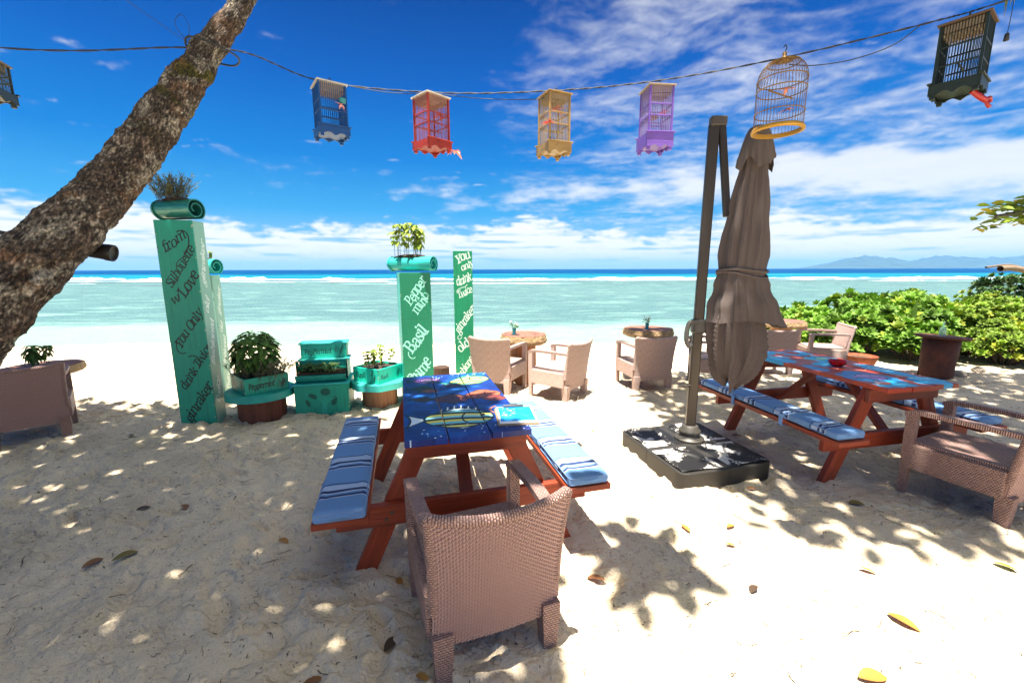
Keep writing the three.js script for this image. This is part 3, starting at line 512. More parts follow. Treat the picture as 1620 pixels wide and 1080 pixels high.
const stripes = tile(16, 1024, (u, v) => {
  const m = (a, b) => sm(a - .004, a + .002, v) * sm(b + .004, b - .002, v); let c = [.40, .565, .77]; const put = (a, b, r, g, bl) => { const k = m(a, b); c = [mix(c[0], r, k), mix(c[1], g, k), mix(c[2], bl, k)]; };
  put(.06, .072, .20, .26, .45); put(.085, .155, .66, .74, .86); put(.155, .19, .17, .22, .40); put(.19, .202, .74, .80, .88); put(.23, .262, .16, .21, .38); put(.262, .272, .72, .78, .88);
  put(.56, .575, .20, .26, .45); put(.575, .66, .64, .73, .86); put(.66, .695, .16, .21, .38); put(.71, .722, .76, .82, .9); put(.745, .775, .17, .22, .40); put(.775, .785, .74, .8, .88);
  const n = .94 + .12 * hash(Math.floor(u * 16), Math.floor(v * 1024), 2); return c.map((x) => x * n);
}, true, 1, .66);
const clothBump = tile(256, 256, (u, v) => .5 + .25 * Math.sin(u * TAU * 64) + .25 * Math.sin(v * TAU * 64), false, .14, .14);
const cushionMat = mat({ map: stripes, bumpMap: clothBump, bumpScale: .0012, roughness: .9 });
cushionMat.pipe = mat({ color: lin(.16, .27, .50), roughness: .9 });
function cushion(label, x, z, turn, L, seed, ties) {
  const c = thing('seat_cushion', label, 'cushion', [x, .440, z], turn), nu = 26, nv = 90, A = new Acc();
  for (let j = 0; j <= nv; j++) for (let i = 0; i <= nu; i++) {                      // wrapped round its long axis
    const v = j / nv, a = i / nu * TAU, e = Math.pow(clamp(Math.min(v, 1 - v) * L / .035), .5), sx = Math.sign(Math.cos(a)) * Math.pow(Math.abs(Math.cos(a)), .36), sy = Math.sign(Math.sin(a)) * Math.pow(Math.abs(Math.sin(a)), .5), ee = .55 + .45 * Math.min(1, e);
    const zz = (v - .5) * L, puff = 1 + .09 * n2(zz * 4 + seed, 2) + .09 * n3(sx * 2, zz * 7, seed) + .05 * n3(sx * 5, zz * 22, seed);
    A.v(sx * .117 * (j === 0 || j === nv ? .0 : (.93 + .07 * ee)) + .004 * n2(zz * 3, seed + 5), .029 + sy * .0285 * (j === 0 || j === nv ? 0 : ee) * (sy > 0 ? puff : 1), zz + .02 * sx * 0, null, sx, zz + .012 * n2(sx * 2 + seed, zz * 5) + seed * .31 + .03 * sy * (e < 1 ? 1 - e : 0));
  }
  for (let j = 0; j < nv; j++) for (let i = 0; i < nu; i++) { const a = j * (nu + 1) + i; A.t(a, a + nu + 1, a + 1); A.t(a + 1, a + nu + 1, a + nu + 2); }
  part('cover', A.build(), cushionMat, c);
  const edge = (y) => { const P = [], w = .1135, h = L / 2 - .013, r = .016; for (const [sx, sz, a0] of [[1, 1, 0], [-1, 1, 1], [-1, -1, 2], [1, -1, 3]]) { for (let k = 0; k <= 4; k++) { const a = (a0 + k / 4) * Math.PI / 2; P.push(V(sx * (w - r) + r * Math.cos(a), y + .0015 * n2(sz * 3 + k, seed), sz * (h - r) + r * Math.sin(a))); } const nx = a0 % 2 ? 18 : 4; const n = [[-1, 1], [-1, -1], [1, -1], [1, 1]][a0], p0 = P[P.length - 1].clone(), p1 = V(n[0] * (a0 % 2 ? w : w - r), y, n[1] * (a0 % 2 ? h - r : h)); for (let k = 1; k < nx; k++) { const q = p0.clone().lerp(p1, k / nx); q.y += .002 * n2(q.z * 8, seed + y * 40); q.x += a0 % 2 ? .003 * n2(q.z * 6, seed) : 0; P.push(q); } } return tube(P, .0038, 260, 5, true); };
  for (const y of [.0465, .0115]) part('piping', edge(y), cushionMat.pipe, c);
  for (const k of ties) { const g = box(.012, .085, .03, .002); part('tie', at(g, -.132, -.005, k), mat({ color: lin(.12, .24, .5), roughness: .9 }), c); part('tie', at(box(.07, .004, .022, .001), -.10, -.047, k + .01), mat({ color: lin(.12, .24, .5), roughness: .9 }), c); }
  return c;
}
const bench = (x, z, t, s, w) => [x + s * .635 * Math.cos(t) + w * Math.sin(t), z - s * .635 * Math.sin(t) + w * Math.cos(t)];
cushion('blue striped cushion on the shaded bench beside the planters', ...bench(-.375, -2.665, .255, -1, .06), .255, 1.36, 1, []);
cushion('blue striped cushion on the sunlit bench towards the umbrella', ...bench(-.375, -2.665, .255, 1, .02), .255, 1.40, 4, []);
cushion('blue striped cushion with ties on the bench under the folded umbrella', ...bench(2.80, -3.60, .205, -1, 0), .205, 1.50, 7, [.28, -.25]);
cushion('blue striped cushion on the bench between turquoise table and hedge', ...bench(2.80, -3.60, .205, 1, 0), .205, 1.50, 9, []);

// menu on a clipboard
{
  const m = thing('menu_clipboard', 'menu with a blue underwater picture on a wooden clipboard', 'menu', [.02, .7705, -2.30], .12);
  const pic = paint(448, 512, (g, w, h) => { g.fillStyle = '#f4f4f2'; g.fillRect(0, 0, w, h); g.fillStyle = '#1f86d6'; g.fillRect(22, 20, w - 44, h - 40); g.save(); g.beginPath(); g.rect(22, 20, w - 44, h - 40); g.clip(); washes(g, w, h, 60, ['#2f9be6', '#1668b4', '#4fb2ee'], 6, .3); const q = rngOf(9); for (let k = 0; k < 20; k++) { g.fillStyle = ['#e0907a', '#d8b48a', '#c87a8a'][k % 3]; const x = 50 + q() * 190, y = 50 + q() * 280; g.beginPath(); g.ellipse(x, y, 12, 5, -.3, 0, TAU); g.fill(); g.beginPath(); g.moveTo(x - 10, y + 3); g.lineTo(x - 20, y - 2); g.lineTo(x - 18, y + 9); g.fill(); } g.restore(); });
  const tilt = .0; part('board', at(box(.225, .010, .27, .003), 0, .006, 0), wood(.45, .33, .2), m);
  const pg = box(.212, .012, .255, .003); { const p = pg.attributes.position, uv = pg.attributes.uv; for (let i = 0; i < p.count; i++) uv.setXY(i, p.getX(i) / .212 + .5, .5 - p.getZ(i) / .255); }
  part('page', at(pg, .002, .0175, .002), mat({ map: pic, roughness: .25 }), m);
  part('clip', merge([at(box(.12, .006, .02, .002), 0, .0275, -.12), at(box(.05, .014, .012, .003), 0, .032, -.132), rod(V(-.06, .03, -.126), V(.06, .03, -.126), .005, 8)]), mat({ color: lin(.1, .1, .11), metalness: .8, roughness: .35 }), m);
  m.rotation.z = tilt;
}
// red glass bowl
single('glass_bowl', lathe([[0, .004], [.035, .003], [.05, .012], [.063, .03], [.068, .052], [.0655, .053], [.06, .031], [.046, .016], [0, .011]], 40), new THREE.MeshPhysicalMaterial({ color: lin(.75, .02, .04), roughness: .08, transmission: .75, thickness: .01, attenuationColor: lin(.7, .01, .03), attenuationDistance: .02, ior: 1.5 }), 'small red glass bowl on the turquoise painted table', 'bowl', [2.80, .7695, -3.56]);

// ================================================================ LETTERED PILLARS
function word(g, text, x, y, size, rot, colour, font = 'serif', skew = -.22, stretch = 1) {   // brush lettering, baseline starts at x, y; script letters are joined by hairlines
  const script = font === 'serif'; g.save(); g.translate(x, y); g.rotate(rot); g.transform(stretch, 0, script ? skew - .14 : skew, 1, 0, 0); g.font = `${script ? '' : 'bold '}${size * (script ? 1.12 : 1)}px ${font}`; g.fillStyle = colour; g.strokeStyle = colour; g.lineCap = g.lineJoin = 'round'; let p = 0;
  [...text].forEach((ch, i) => {
    const w = g.measureText(ch).width, next = text[i + 1]; g.save(); g.translate(p, Math.sin(i * 2.1 + text.length) * size * .05); g.rotate(Math.sin(i * 1.7 + text.length) * .06); g.lineWidth = size * .022; g.fillText(ch, 0, 0); g.strokeText(ch, 0, 0); g.restore();
    if (script && next && next !== ' ' && next !== '/' && ch !== ' ') { g.lineWidth = size * .05; g.beginPath(); g.moveTo(p + w * .62, -size * .04); g.quadraticCurveTo(p + w * .88, size * .03, p + w * 1.0, -size * .26); g.stroke(); }
    p += w * (script ? .84 : .86);
  }); g.restore();
}
function swash(g, pts, w, colour) { g.strokeStyle = colour; g.lineCap = 'round'; g.lineWidth = w; g.beginPath(); g.moveTo(pts[0], pts[1]); for (let k = 2; k < pts.length; k += 6) g.bezierCurveTo(...pts.slice(k, k + 6)); g.stroke(); }
function brushwork(g, w, h, base, seed, n = 300, dk = '#004a38', lt = '#1fae92') { g.fillStyle = base; g.fillRect(0, 0, w, h); const q = rngOf(seed); for (let k = 0; k < n; k++) { g.globalAlpha = .035 + .05 * q(); g.fillStyle = q() < .5 ? dk : lt; g.fillRect(q() * w - 8, q() * h - 60, 3 + 14 * q(), 60 + 300 * q()); } g.globalAlpha = .8; for (let k = 0; k < n / 5; k++) { const e = q() < .6, x = e ? (q() < .5 ? q() * 7 : w - q() * 7) : q() * w, y = q() * h, s = (e ? 5 : 2.2) * (.3 + q()); g.fillStyle = q() < .6 ? '#b9b49c' : '#3d5c4e'; g.beginPath(); for (let m = 0; m < 7; m++) { const a = m / 7 * TAU, r = s * (.5 + q()); g[m ? 'lineTo' : 'moveTo'](x + r * Math.cos(a), y + 1.8 * r * Math.sin(a)); } g.fill(); } g.globalAlpha = 1; }
const faceMap = (geo, w, h, u0 = 0) => { const p = geo.attributes.position, uv = geo.attributes.uv; for (let i = 0; i < p.count; i++) uv.setXY(i, clamp((p.getX(i)) / w + .5, .003, .997), clamp(p.getY(i) / h + .5, .001, .999)); return geo; };
function board(w, h, t, tex, rough = .5) { return [faceMap(new RoundedBoxGeometry(w, h, t, 1, .003), w, h), mat({ map: tex, roughness: rough, bumpMap: paintBump, bumpScale: .002 })]; }
function pillar(label, x, z, turn, w, d, h, front, rightTex, leftM, lean = 0) {
  const p = thing('lettered_pillar', label, 'pillar', [x, -.02, z], turn), th = .018; p.rotation.z = lean;
  let [g, m] = board(w, h, th, front); part('front_board', at(g, 0, h / 2, d / 2 - th / 2), m, p);
  if (rightTex) { [g, m] = board(d - th - .002, h - .004, th, rightTex, .42); g.rotateY(Math.PI / 2); part('side_board', at(g, w / 2 - th / 2 - .001, h / 2, -th / 2 - .001), m, p); } else part('side_board', at(box(th, h - .004, d - th - .002, .003), w / 2 - th / 2 - .001, h / 2, -th / 2 - .001), leftM, p);
  part('side_board', at(box(th, h - .004, d - th - .002, .003), -w / 2 + th / 2 + .001, h / 2, -th / 2 - .001), leftM, p);
  part('back_board', at(box(w - 2 * th - .006, h - .008, th, .003), 0, h / 2, -d / 2 + th / 2 + .002), leftM, p);
  part('cap_board', at(box(w - 2 * th - .008, .016, d - 2 * th - .008, .002), 0, h - .02, 0), leftM, p);
  return p;
}
function rollGeo(len, r, turns = 1.8) {                     // rolled sheet, axis along x
  return slab(70, 4, (u, v) => { const a = u * turns * TAU - .9, rr = mix(r * .28, r, Math.pow(u, .7)); return V((v - .5) * len, Math.sin(a) * rr, Math.cos(a) * rr); }, .011, 1.2, len);
}
function rollPlanter(label, pos, turn, len, r, m, tiltZ = 0) {
  const t = thing('rolled_planter', label, 'planter', pos, turn); t.rotation.z = tiltZ;
  part('roll', at(rollGeo(len, r - .006), 0, r, 0), m, t);
  part('end_disc', at(uvm(new THREE.CylinderGeometry(r * .93, r * .93, .006, 28).rotateZ(Math.PI / 2)), -len / 2 + .03, r, 0), m, t);
  const s = new THREE.SphereGeometry(1, 20, 8, 0, TAU, 0, Math.PI / 2); s.scale(len * .36, .03, r * .55); part('soil', at(uvm(s), -.02 * len, r * 1.84, 0), soil, t);
  return t;
}
const BLK = '#0b1512', WHT = '#dfeee6', AQ = '#9fe6d8';
const textLeft = paint(330, 2048, (g, w, h) => {
  brushwork(g, w, h, '#0e967c', 1);
  word(g, 'from', 62, 310, 108, -.62, BLK, 'serif', -.3); swash(g, [190, 110, 240, 70, 300, 110, 284, 200, 278, 240, 262, 268, 236, 300], 11, BLK);
  word(g, 'Silhouette', 84, 640, 98, -.98, BLK, 'serif', -.15); swash(g, [150, 420, 150, 370, 210, 350, 236, 330], 8, BLK); word(g, 'Love', 190, 740, 122, -.98, BLK, 'serif', -.15); word(g, 'w/', 70, 790, 96, -.6, BLK, 'serif', -.2);
  word(g, 'You Only', 82, 1230, 104, -.95, BLK, 'serif', -.25); swash(g, [70, 1120, 34, 1220, 60, 1290, 130, 1260], 9, BLK);
  word(g, 'drink Twice', 84, 1650, 96, -.98, BLK, 'serif', -.2); swash(g, [150, 1300, 220, 1270, 280, 1330, 230, 1420], 10, BLK);
  word(g, 'ginraker', 88, 1990, 116, -.98, BLK, 'serif', -.2); swash(g, [88, 2000, 44, 2020, 60, 2046, 130, 2010], 9, BLK); swash(g, [290, 1640, 320, 1620, 300, 1600, 270, 1610], 9, BLK);
});
const textFaded = paint(256, 2048, (g, w, h) => { brushwork(g, w, h, '#86b8a6', 2, 500, '#b4cfc2', '#6aa892'); const c = '#e9f2ec'; word(g, 'ginraker', 120, 620, 110, -1.35, c); word(g, 'old', 110, 900, 110, -1.2, c); word(g, 'fashioned', 110, 1420, 104, -1.35, c); word(g, 'Twice', 120, 1840, 110, -1.3, c); });
const textHerbs = paint(384, 1920, (g, w, h) => {
  brushwork(g, w, h, '#0a805c', 3, 300, '#00402a', '#1c9064');
  word(g, 'Pepper', 120, 470, 150, -1.02, AQ, 'serif', -.2, .86); word(g, 'mint', 205, 600, 150, -1.02, AQ, 'serif', -.15, .86); swash(g, [300, 280, 380, 300, 350, 370, 262, 380], 12, AQ);
  word(g, 'Basil', 120, 1160, 205, -1.0, AQ, 'serif', -.15, .9); word(g, 'Rume', 130, 1610, 190, -.95, AQ, 'serif', -.15, .8); swash(g, [70, 1110, 60, 1190, 120, 1230, 150, 1190], 12, AQ); swash(g, [60, 1520, 70, 1440, 180, 1400, 210, 1470, 220, 1540, 120, 1580, 90, 1600], 13, AQ);
  g.strokeStyle = '#085a3a'; g.lineWidth = 3; g.beginPath(); g.moveTo(0, 640); g.lineTo(w, 640); g.stroke();
});
const textDrinks = paint(256, 1920, (g, w, h) => {
  brushwork(g, w, h, '#0a885e', 4, 300, '#00462c', '#1c9a68');
  word(g, 'You', 46, 190, 140, -.5, WHT, 'serif', -.2, .85); word(g, 'only', 112, 290, 108, -.5, WHT, 'serif', -.2, .85); word(g, 'drink', 40, 500, 140, -.42, WHT, 'serif', -.25, .62); word(g, 'Twice', 60, 680, 120, -.5, WHT, 'serif', -.2, .68); swash(g, [40, 560, 90, 500, 170, 520, 180, 470], 9, WHT);
  word(g, 'ginraker', 54, 1190, 130, -.98, WHT, 'serif', -.2, .84); word(g, 'old', 66, 1470, 150, -.75, WHT, 'serif', -.1, .9); word(g, 'fashioned', 52, 1890, 120, -1.0, WHT, 'serif', -.2, .8); swash(g, [50, 1210, 20, 1260, 60, 1290, 96, 1230], 9, WHT);
});
pillar('tall green pillar with black lettering down its front', -3.245, -4.265, .13, .335, .20, 2.09, textLeft, textFaded, tealFaded);
rollPlanter('scuffed green rolled planter on the tallest lettered pillar', [-3.245, 2.072, -4.265], -.22, .44, .105, paintMat(.03, .25, .20, { roughness: .28, metalness: .25 }));
pillar('faded green pillar standing behind the tallest lettered pillar', -3.60, -5.02, .13, .24, .18, 1.56, textFaded, textFaded, tealFaded);
rollPlanter('turquoise rolled planter on the faded pillar', [-3.60, 1.545, -5.0], -.22, .40, .095, tealLight);
pillar('green pillar lettered with herb names in pale aqua', -1.165, -5.05, .36, .35, .34, 1.585, textHerbs, null, tealLight);
rollPlanter('bright turquoise rolled planter full of tall seedlings', [-1.17, 1.567, -5.03], -.40, .60, .096, tealLight);
pillar('narrow green pillar lettered in white without a planter on top', -.69, -6.05, .11, .265, .20, 1.87, textDrinks, null, green);

// ================================================================ PLANTS IN PLANTERS
const herbMat = leafMat(), stemMat = mat({ color: lin(.10, .14, .04), roughness: .8 }), twigMat = mat({ color: lin(.12, .075, .05), roughness: .9 });
function seedlings(label, pos, n, w, d, h, len, wid, col, seed, name = 'seedling_plant') {
  const q = rngOf(seed), t = thing(name, label, 'plant', pos), A = new Acc(), S = [];
  for (let k = 0; k < n; k++) {
    const x = (q() - .5) * w, z = (q() - .5) * d, hh = h * (.7 + .4 * q()), lx = x + (q() - .5) * .05, lz = z + (q() - .5) * .05; S.push(tube([[x, -.01, z], [mix(x, lx, .4), hh * .5, mix(z, lz, .6)], [lx, hh, lz]], .0028, 6, 5));
    const tiers = 2 + Math.floor(q() * 3);
    for (let m = 0; m < tiers; m++) { const y = hh * (1 - m * .17), f = 1 - m * .22, px = mix(x, lx, f), pz = mix(z, lz, f), a0 = q() * TAU, nl = m ? 3 : 5; for (let i = 0; i < nl; i++) { const a = a0 + i / nl * TAU, v = .75 + .5 * q(); leaf(A, V(px, y, pz), V(Math.cos(a), .35 - .2 * m, Math.sin(a)), V(0, 1, 0), len * (.7 + .5 * q()), wid, 1.3 + .5 * q(), [col[0] * v, col[1] * v, col[2] * v], 4); } }
  }
  stuff(part('stems', merge(S), stemMat, t)); part('foliage', A.build(), herbMat, t); return t;
}
function bushHerb(label, pos, rx, ry, n, len, wid, col, seed) {
  const q = rngOf(seed), t = thing('basil_bush', label, 'plant', pos), A = new Acc(), S = [];
  for (let k = 0; k < n; k++) {
    const a = q() * TAU, e = Math.acos(1 - 1.75 * q()), r = .72 + .3 * q(), p = V(Math.cos(a) * Math.sin(e) * rx * r, ry * .52 + Math.cos(e) * ry * .48 * r, Math.sin(a) * Math.sin(e) * rx * r), v = .6 + .7 * q();
    leaf(A, p, V(Math.cos(a) * (.4 + Math.sin(e)), .3 - .35 * Math.sin(e), Math.sin(a) * (.4 + Math.sin(e))), V(0, 1, 0), len * (.7 + .5 * q()), wid, 1.1, [col[0] * v, col[1] * v, col[2] * v], 4);
    if (k % 14 === 0) S.push(tube([[0, 0, 0], [p.x * .4, p.y * .55, p.z * .4], p.toArray()], .004, 6, 5));
  }
  stuff(part('stems', merge(S), stemMat, t)); part('foliage', A.build(), herbMat, t); return t;
}
function wispy(label, pos, n, w, d, h, col, seed, name = 'wispy_herb') {
  const q = rngOf(seed), t = thing(name, label, 'plant', pos), A = new Acc(), S = [];
  for (let k = 0; k < n; k++) {
    const x = (q() - .5) * w, z = (q() - .5) * d, hh = h * (.5 + .6 * q()), bx = x * .7 + (q() - .5) * .16, bz = (q() - .5) * .12, P = [V(x, -.01, z), V(x + bx * .35, hh * .55, z + bz * .4), V(x + bx, hh, z + bz)], c = new THREE.CatmullRomCurve3(P); S.push(tube(c, .0016, 6, 4));
    for (let m = 0; m < 20; m++) { const p = c.getPoint(.2 + .8 * m / 20), a = q() * TAU, v = .6 + .7 * q(); leaf(A, p, V(Math.cos(a), .6, Math.sin(a)), V(0, 1, 0), .022 + .02 * q(), .0065, .3, [col[0] * v, col[1] * v, col[2] * v], 2); }
  }
  stuff(part('stems', merge(S), twigMat, t)); part('foliage', A.build(), herbMat, t); return t;
}
seedlings('light green basil seedlings in the bright turquoise rolled planter', [-1.21, 1.745, -5.03], 17, .34, .16, .36, .085, .023, [.26, .36, .045], 61);
wispy('twiggy grey-green rosemary in the scuffed rolled planter', [-3.29, 2.255, -4.25], 90, .26, .10, .25, [.22, .24, .10], 62, 'rosemary_plant');
seedlings('tiny seedlings poking out of the planter on the faded pillar', [-3.58, 1.72, -5.0], 4, .2, .05, .09, .05, .014, [.2, .3, .05], 63);

// ================================================================ PLANTERS ON STUMPS, STEPPED PLANTER
const stumpMat = wood(.30, .10, .055, { roughness: .8, bumpScale: .01 }), stumpLight = wood(.52, .26, .13, { roughness: .8, bumpScale: .01 });
function stumpGeo(r0, r1, h, seed, nc = 48) {
  const A = new Acc(), nl = 14;
  for (let j = 0; j <= nl; j++) for (let i = 0; i <= nc; i++) { const a = (i % nc) / nc * TAU, t = j / nl, r = mix(r0, r1, t) * (1 + .035 * n3(Math.cos(a) * 1.3, Math.sin(a) * 1.3, seed) + .012 * fbm3(Math.cos(a) * 9, t * 3, Math.sin(a) * 9 + seed, 3)); A.v(Math.cos(a) * r, -.05 + t * (h + .05), Math.sin(a) * r, null, i / nc * TAU * r0, t * h); }
  const c = A.v(0, h, 0, null, 0, 0); for (let j = 0; j < nl; j++) for (let i = 0; i < nc; i++) { const a = j * (nc + 1) + i; A.t(a, a + nc + 1, a + 1); A.t(a + 1, a + nc + 1, a + nc + 2); }
  for (let i = 0; i < nc; i++) A.t(nl * (nc + 1) + i, c, nl * (nc + 1) + i + 1);
  return toCreasedNormals(A.build(false), .7);
}
function letterBoard(text, w, h, base, colour, seed, size = .62, font = 'sans-serif', marks = true) {
  return paint(768, Math.round(768 * h / w), (g, W, H) => { brushwork(g, W, H, base, seed, 160); word(g, text, W * .08, H * .72, H * size, -.02, colour, font, -.08, Math.min(1, W * .62 / (text.length * H * size * .52))); if (marks) { const q = rngOf(seed); g.strokeStyle = colour; g.lineWidth = H * .03; for (let k = 0; k < 6; k++) { const x = W * (.74 + .2 * q()), y = H * (.3 + .5 * q()); g.beginPath(); g.ellipse(x, y, H * .07, H * .2, .6, 0, TAU); g.stroke(); g.beginPath(); g.moveTo(x - 6, y + H * .3); g.lineTo(x + 16, y - H * .3); g.stroke(); } } });
}
function stumpPlanter(label, x, z, stumpR, stumpH, discR, discN, boxW, boxH, boxTurn, stm, tex, tint, discM) {
  const t = thing('stump_planter', label, 'planter', [x, 0, z]); const th = .016;
  part('stump', stumpGeo(stumpR * 1.02, stumpR, stumpH, x), stm, t);
  part('disc', at(uvm(new THREE.CylinderGeometry(discR, discR * 1.01, .075, discN).rotateY(.3)), 0, stumpH + .039, 0), discM, t);
  const b = new THREE.Group(); b.name = 'planter_box'; b.position.y = stumpH + .078; b.rotation.y = boxTurn; t.add(b);
  tex.forEach((tx, k) => { const a = k * Math.PI / 2, [g, m] = board(boxW - (k % 2 ? 2 * th + .002 : 0), boxH, th, tx); g.translate(0, boxH / 2, boxW / 2 - th / 2 - (k % 2 ? .0 : 0)); g.rotateY(a); part('side_panel', g, m, b); });
  part('soil', at(uvm(new THREE.BoxGeometry(boxW - .036, .02, boxW - .036, 8, 1, 8)), 0, boxH - .035, 0), soil, b);
  return t;
}
const pl = letterBoard('Peppermint', .46, .17, '#109a80', '#06302a', 11, .56), ba = letterBoard('Basil', .46, .17, '#1cc0a6', '#06463c', 12, .56), plain = letterBoard('Mint', .46, .17, '#0e8570', '#06302a', 14, .5), plain2 = letterBoard('Basil', .46, .17, '#20c8ae', '#08685a', 15, .4);
stumpPlanter('green peppermint planter box on a round disc over a brown stump', -2.745, -4.47, .235, .25, .335, 40, .43, .17, .85, stumpMat, [pl, plain, plain, plain], 0, paintMat(.015, .45, .38));
stumpPlanter('turquoise basil planter box on a faceted disc over a wooden stump', -1.59, -4.90, .20, .24, .33, 8, .40, .17, 1.1, stumpLight, [plain2, plain2, ba, ba], 0, paintMat(.05, .62, .55));
bushHerb('dense dark green basil bush in the peppermint planter', [-2.78, .45, -4.50], .20, .50, 430, .095, .032, [.085, .18, .03], 64);
wispy('wispy thyme spilling over the peppermint planter', [-2.70, .46, -4.45], 90, .46, .40, .20, [.30, .31, .17], 65, 'thyme_plant');
seedlings('loose pale green basil stems in the turquoise basil planter', [-1.57, .44, -4.90], 13, .28, .26, .27, .055, .017, [.22, .30, .05], 66, 'basil_plant');
{
  const t = thing('stepped_planter', 'stepped turquoise planter of stacked boxes with herb lettering', 'planter', [-2.16, 0, -4.74], .24);
  const mural = paint(512, 336, (g, w, h) => { brushwork(g, w, h, '#109a80', 21, 160); g.globalAlpha = .75; g.fillStyle = '#04453c'; for (const [x, y, rx, ry, r] of [[170, 110, 46, 24, .5], [290, 70, 46, 40, .1], [120, 180, 40, 18, 1.2], [370, 170, 26, 52, .3]]) { g.beginPath(); g.ellipse(x, y, rx, ry, r, 0, TAU); g.fill(); } g.globalAlpha = .7; g.strokeStyle = '#2ab09a'; g.lineWidth = 7; for (let k = 0; k < 7; k++) { g.beginPath(); g.moveTo(250 + k * 4, 330); g.bezierCurveTo(230 + k * 18, 240, 300 - k * 14, 190, 200 + k * 36, 120 + 10 * (k % 3)); g.stroke(); } g.globalAlpha = .6; g.strokeStyle = '#04453c'; g.beginPath(); g.arc(270, 240, 90, .2, 3.3); g.stroke(); });
  const bx = (name, w, h, d, y, z, tex, m) => { part(name, at(box(w, h, d - .016, .005), 0, y + h / 2, z - .008), m, t); const [g, mm] = board(w - .004, h - .004, .014, tex); part('lettered_front', at(g, 0, y + h / 2, z + d / 2 - .007), mm, t); part('step_top', at(box(w + .025, .022, d + .02, .005), 0, y + h + .0115, z), tealLight, t); };
  bx('base_box', .56, .365, .46, -.02, .0, mural, teal);
  bx('middle_box', .53, .20, .20, .369, -.12, letterBoard('Basil-Chives', .53, .17, '#1abfa8', '#07564c', 22, .56, 'sans-serif', false), tealLight);
  bx('upper_box', .50, .16, .17, .593, -.145, letterBoard('PepPermint', .50, .13, '#18b8a2', '#07564c', 23, .55), tealLight);
  const tr = slab(24, 4, (u, v) => { const a = Math.PI * (1.12 + .78 * u) ; return V((v - .5) * .52, .50 + .135 * Math.sin(a) - .0, .115 + .115 * Math.cos(a)); }, .014, .35, .5);
  part('trough', tr, paintMat(.012, .34, .29), t);
  for (const s of [-1, 1]) part('trough_end', at(uvm(new THREE.CylinderGeometry(.115, .115, .012, 24, 1, false, Math.PI * .5, Math.PI).rotateZ(Math.PI / 2)), s * .262, .49, .115), teal, t);
  part('soil', at(box(.50, .02, .19, .006), 0, .473, .115), soil, t);
}
{ const q = rngOf(67), t = thing('chive_clump', 'low leafy green herbs filling the stepped planter trough', 'plant', [-2.15, .48, -4.625]), A = new Acc(), S = []; for (let k = 0; k < 260; k++) { const x = (q() - .5) * .42, z = (q() - .5) * .16, a = q() * TAU, v = .6 + .8 * q(), y = .02 + .07 * q(); leaf(A, V(x, y, z + .04 * q()), V(Math.cos(a), .3, Math.sin(a) + .3), V(0, 1, 0), .035 + .03 * q(), .013, 1, [.06 * v, .13 * v, .025 * v], 3); if (k % 8 === 0) S.push(rod(V(x, -.01, z), V(x, y, z), .002, 4)); } stuff(part('stems', merge(S), stemMat, t)); part('foliage', A.build(), herbMat, t); }

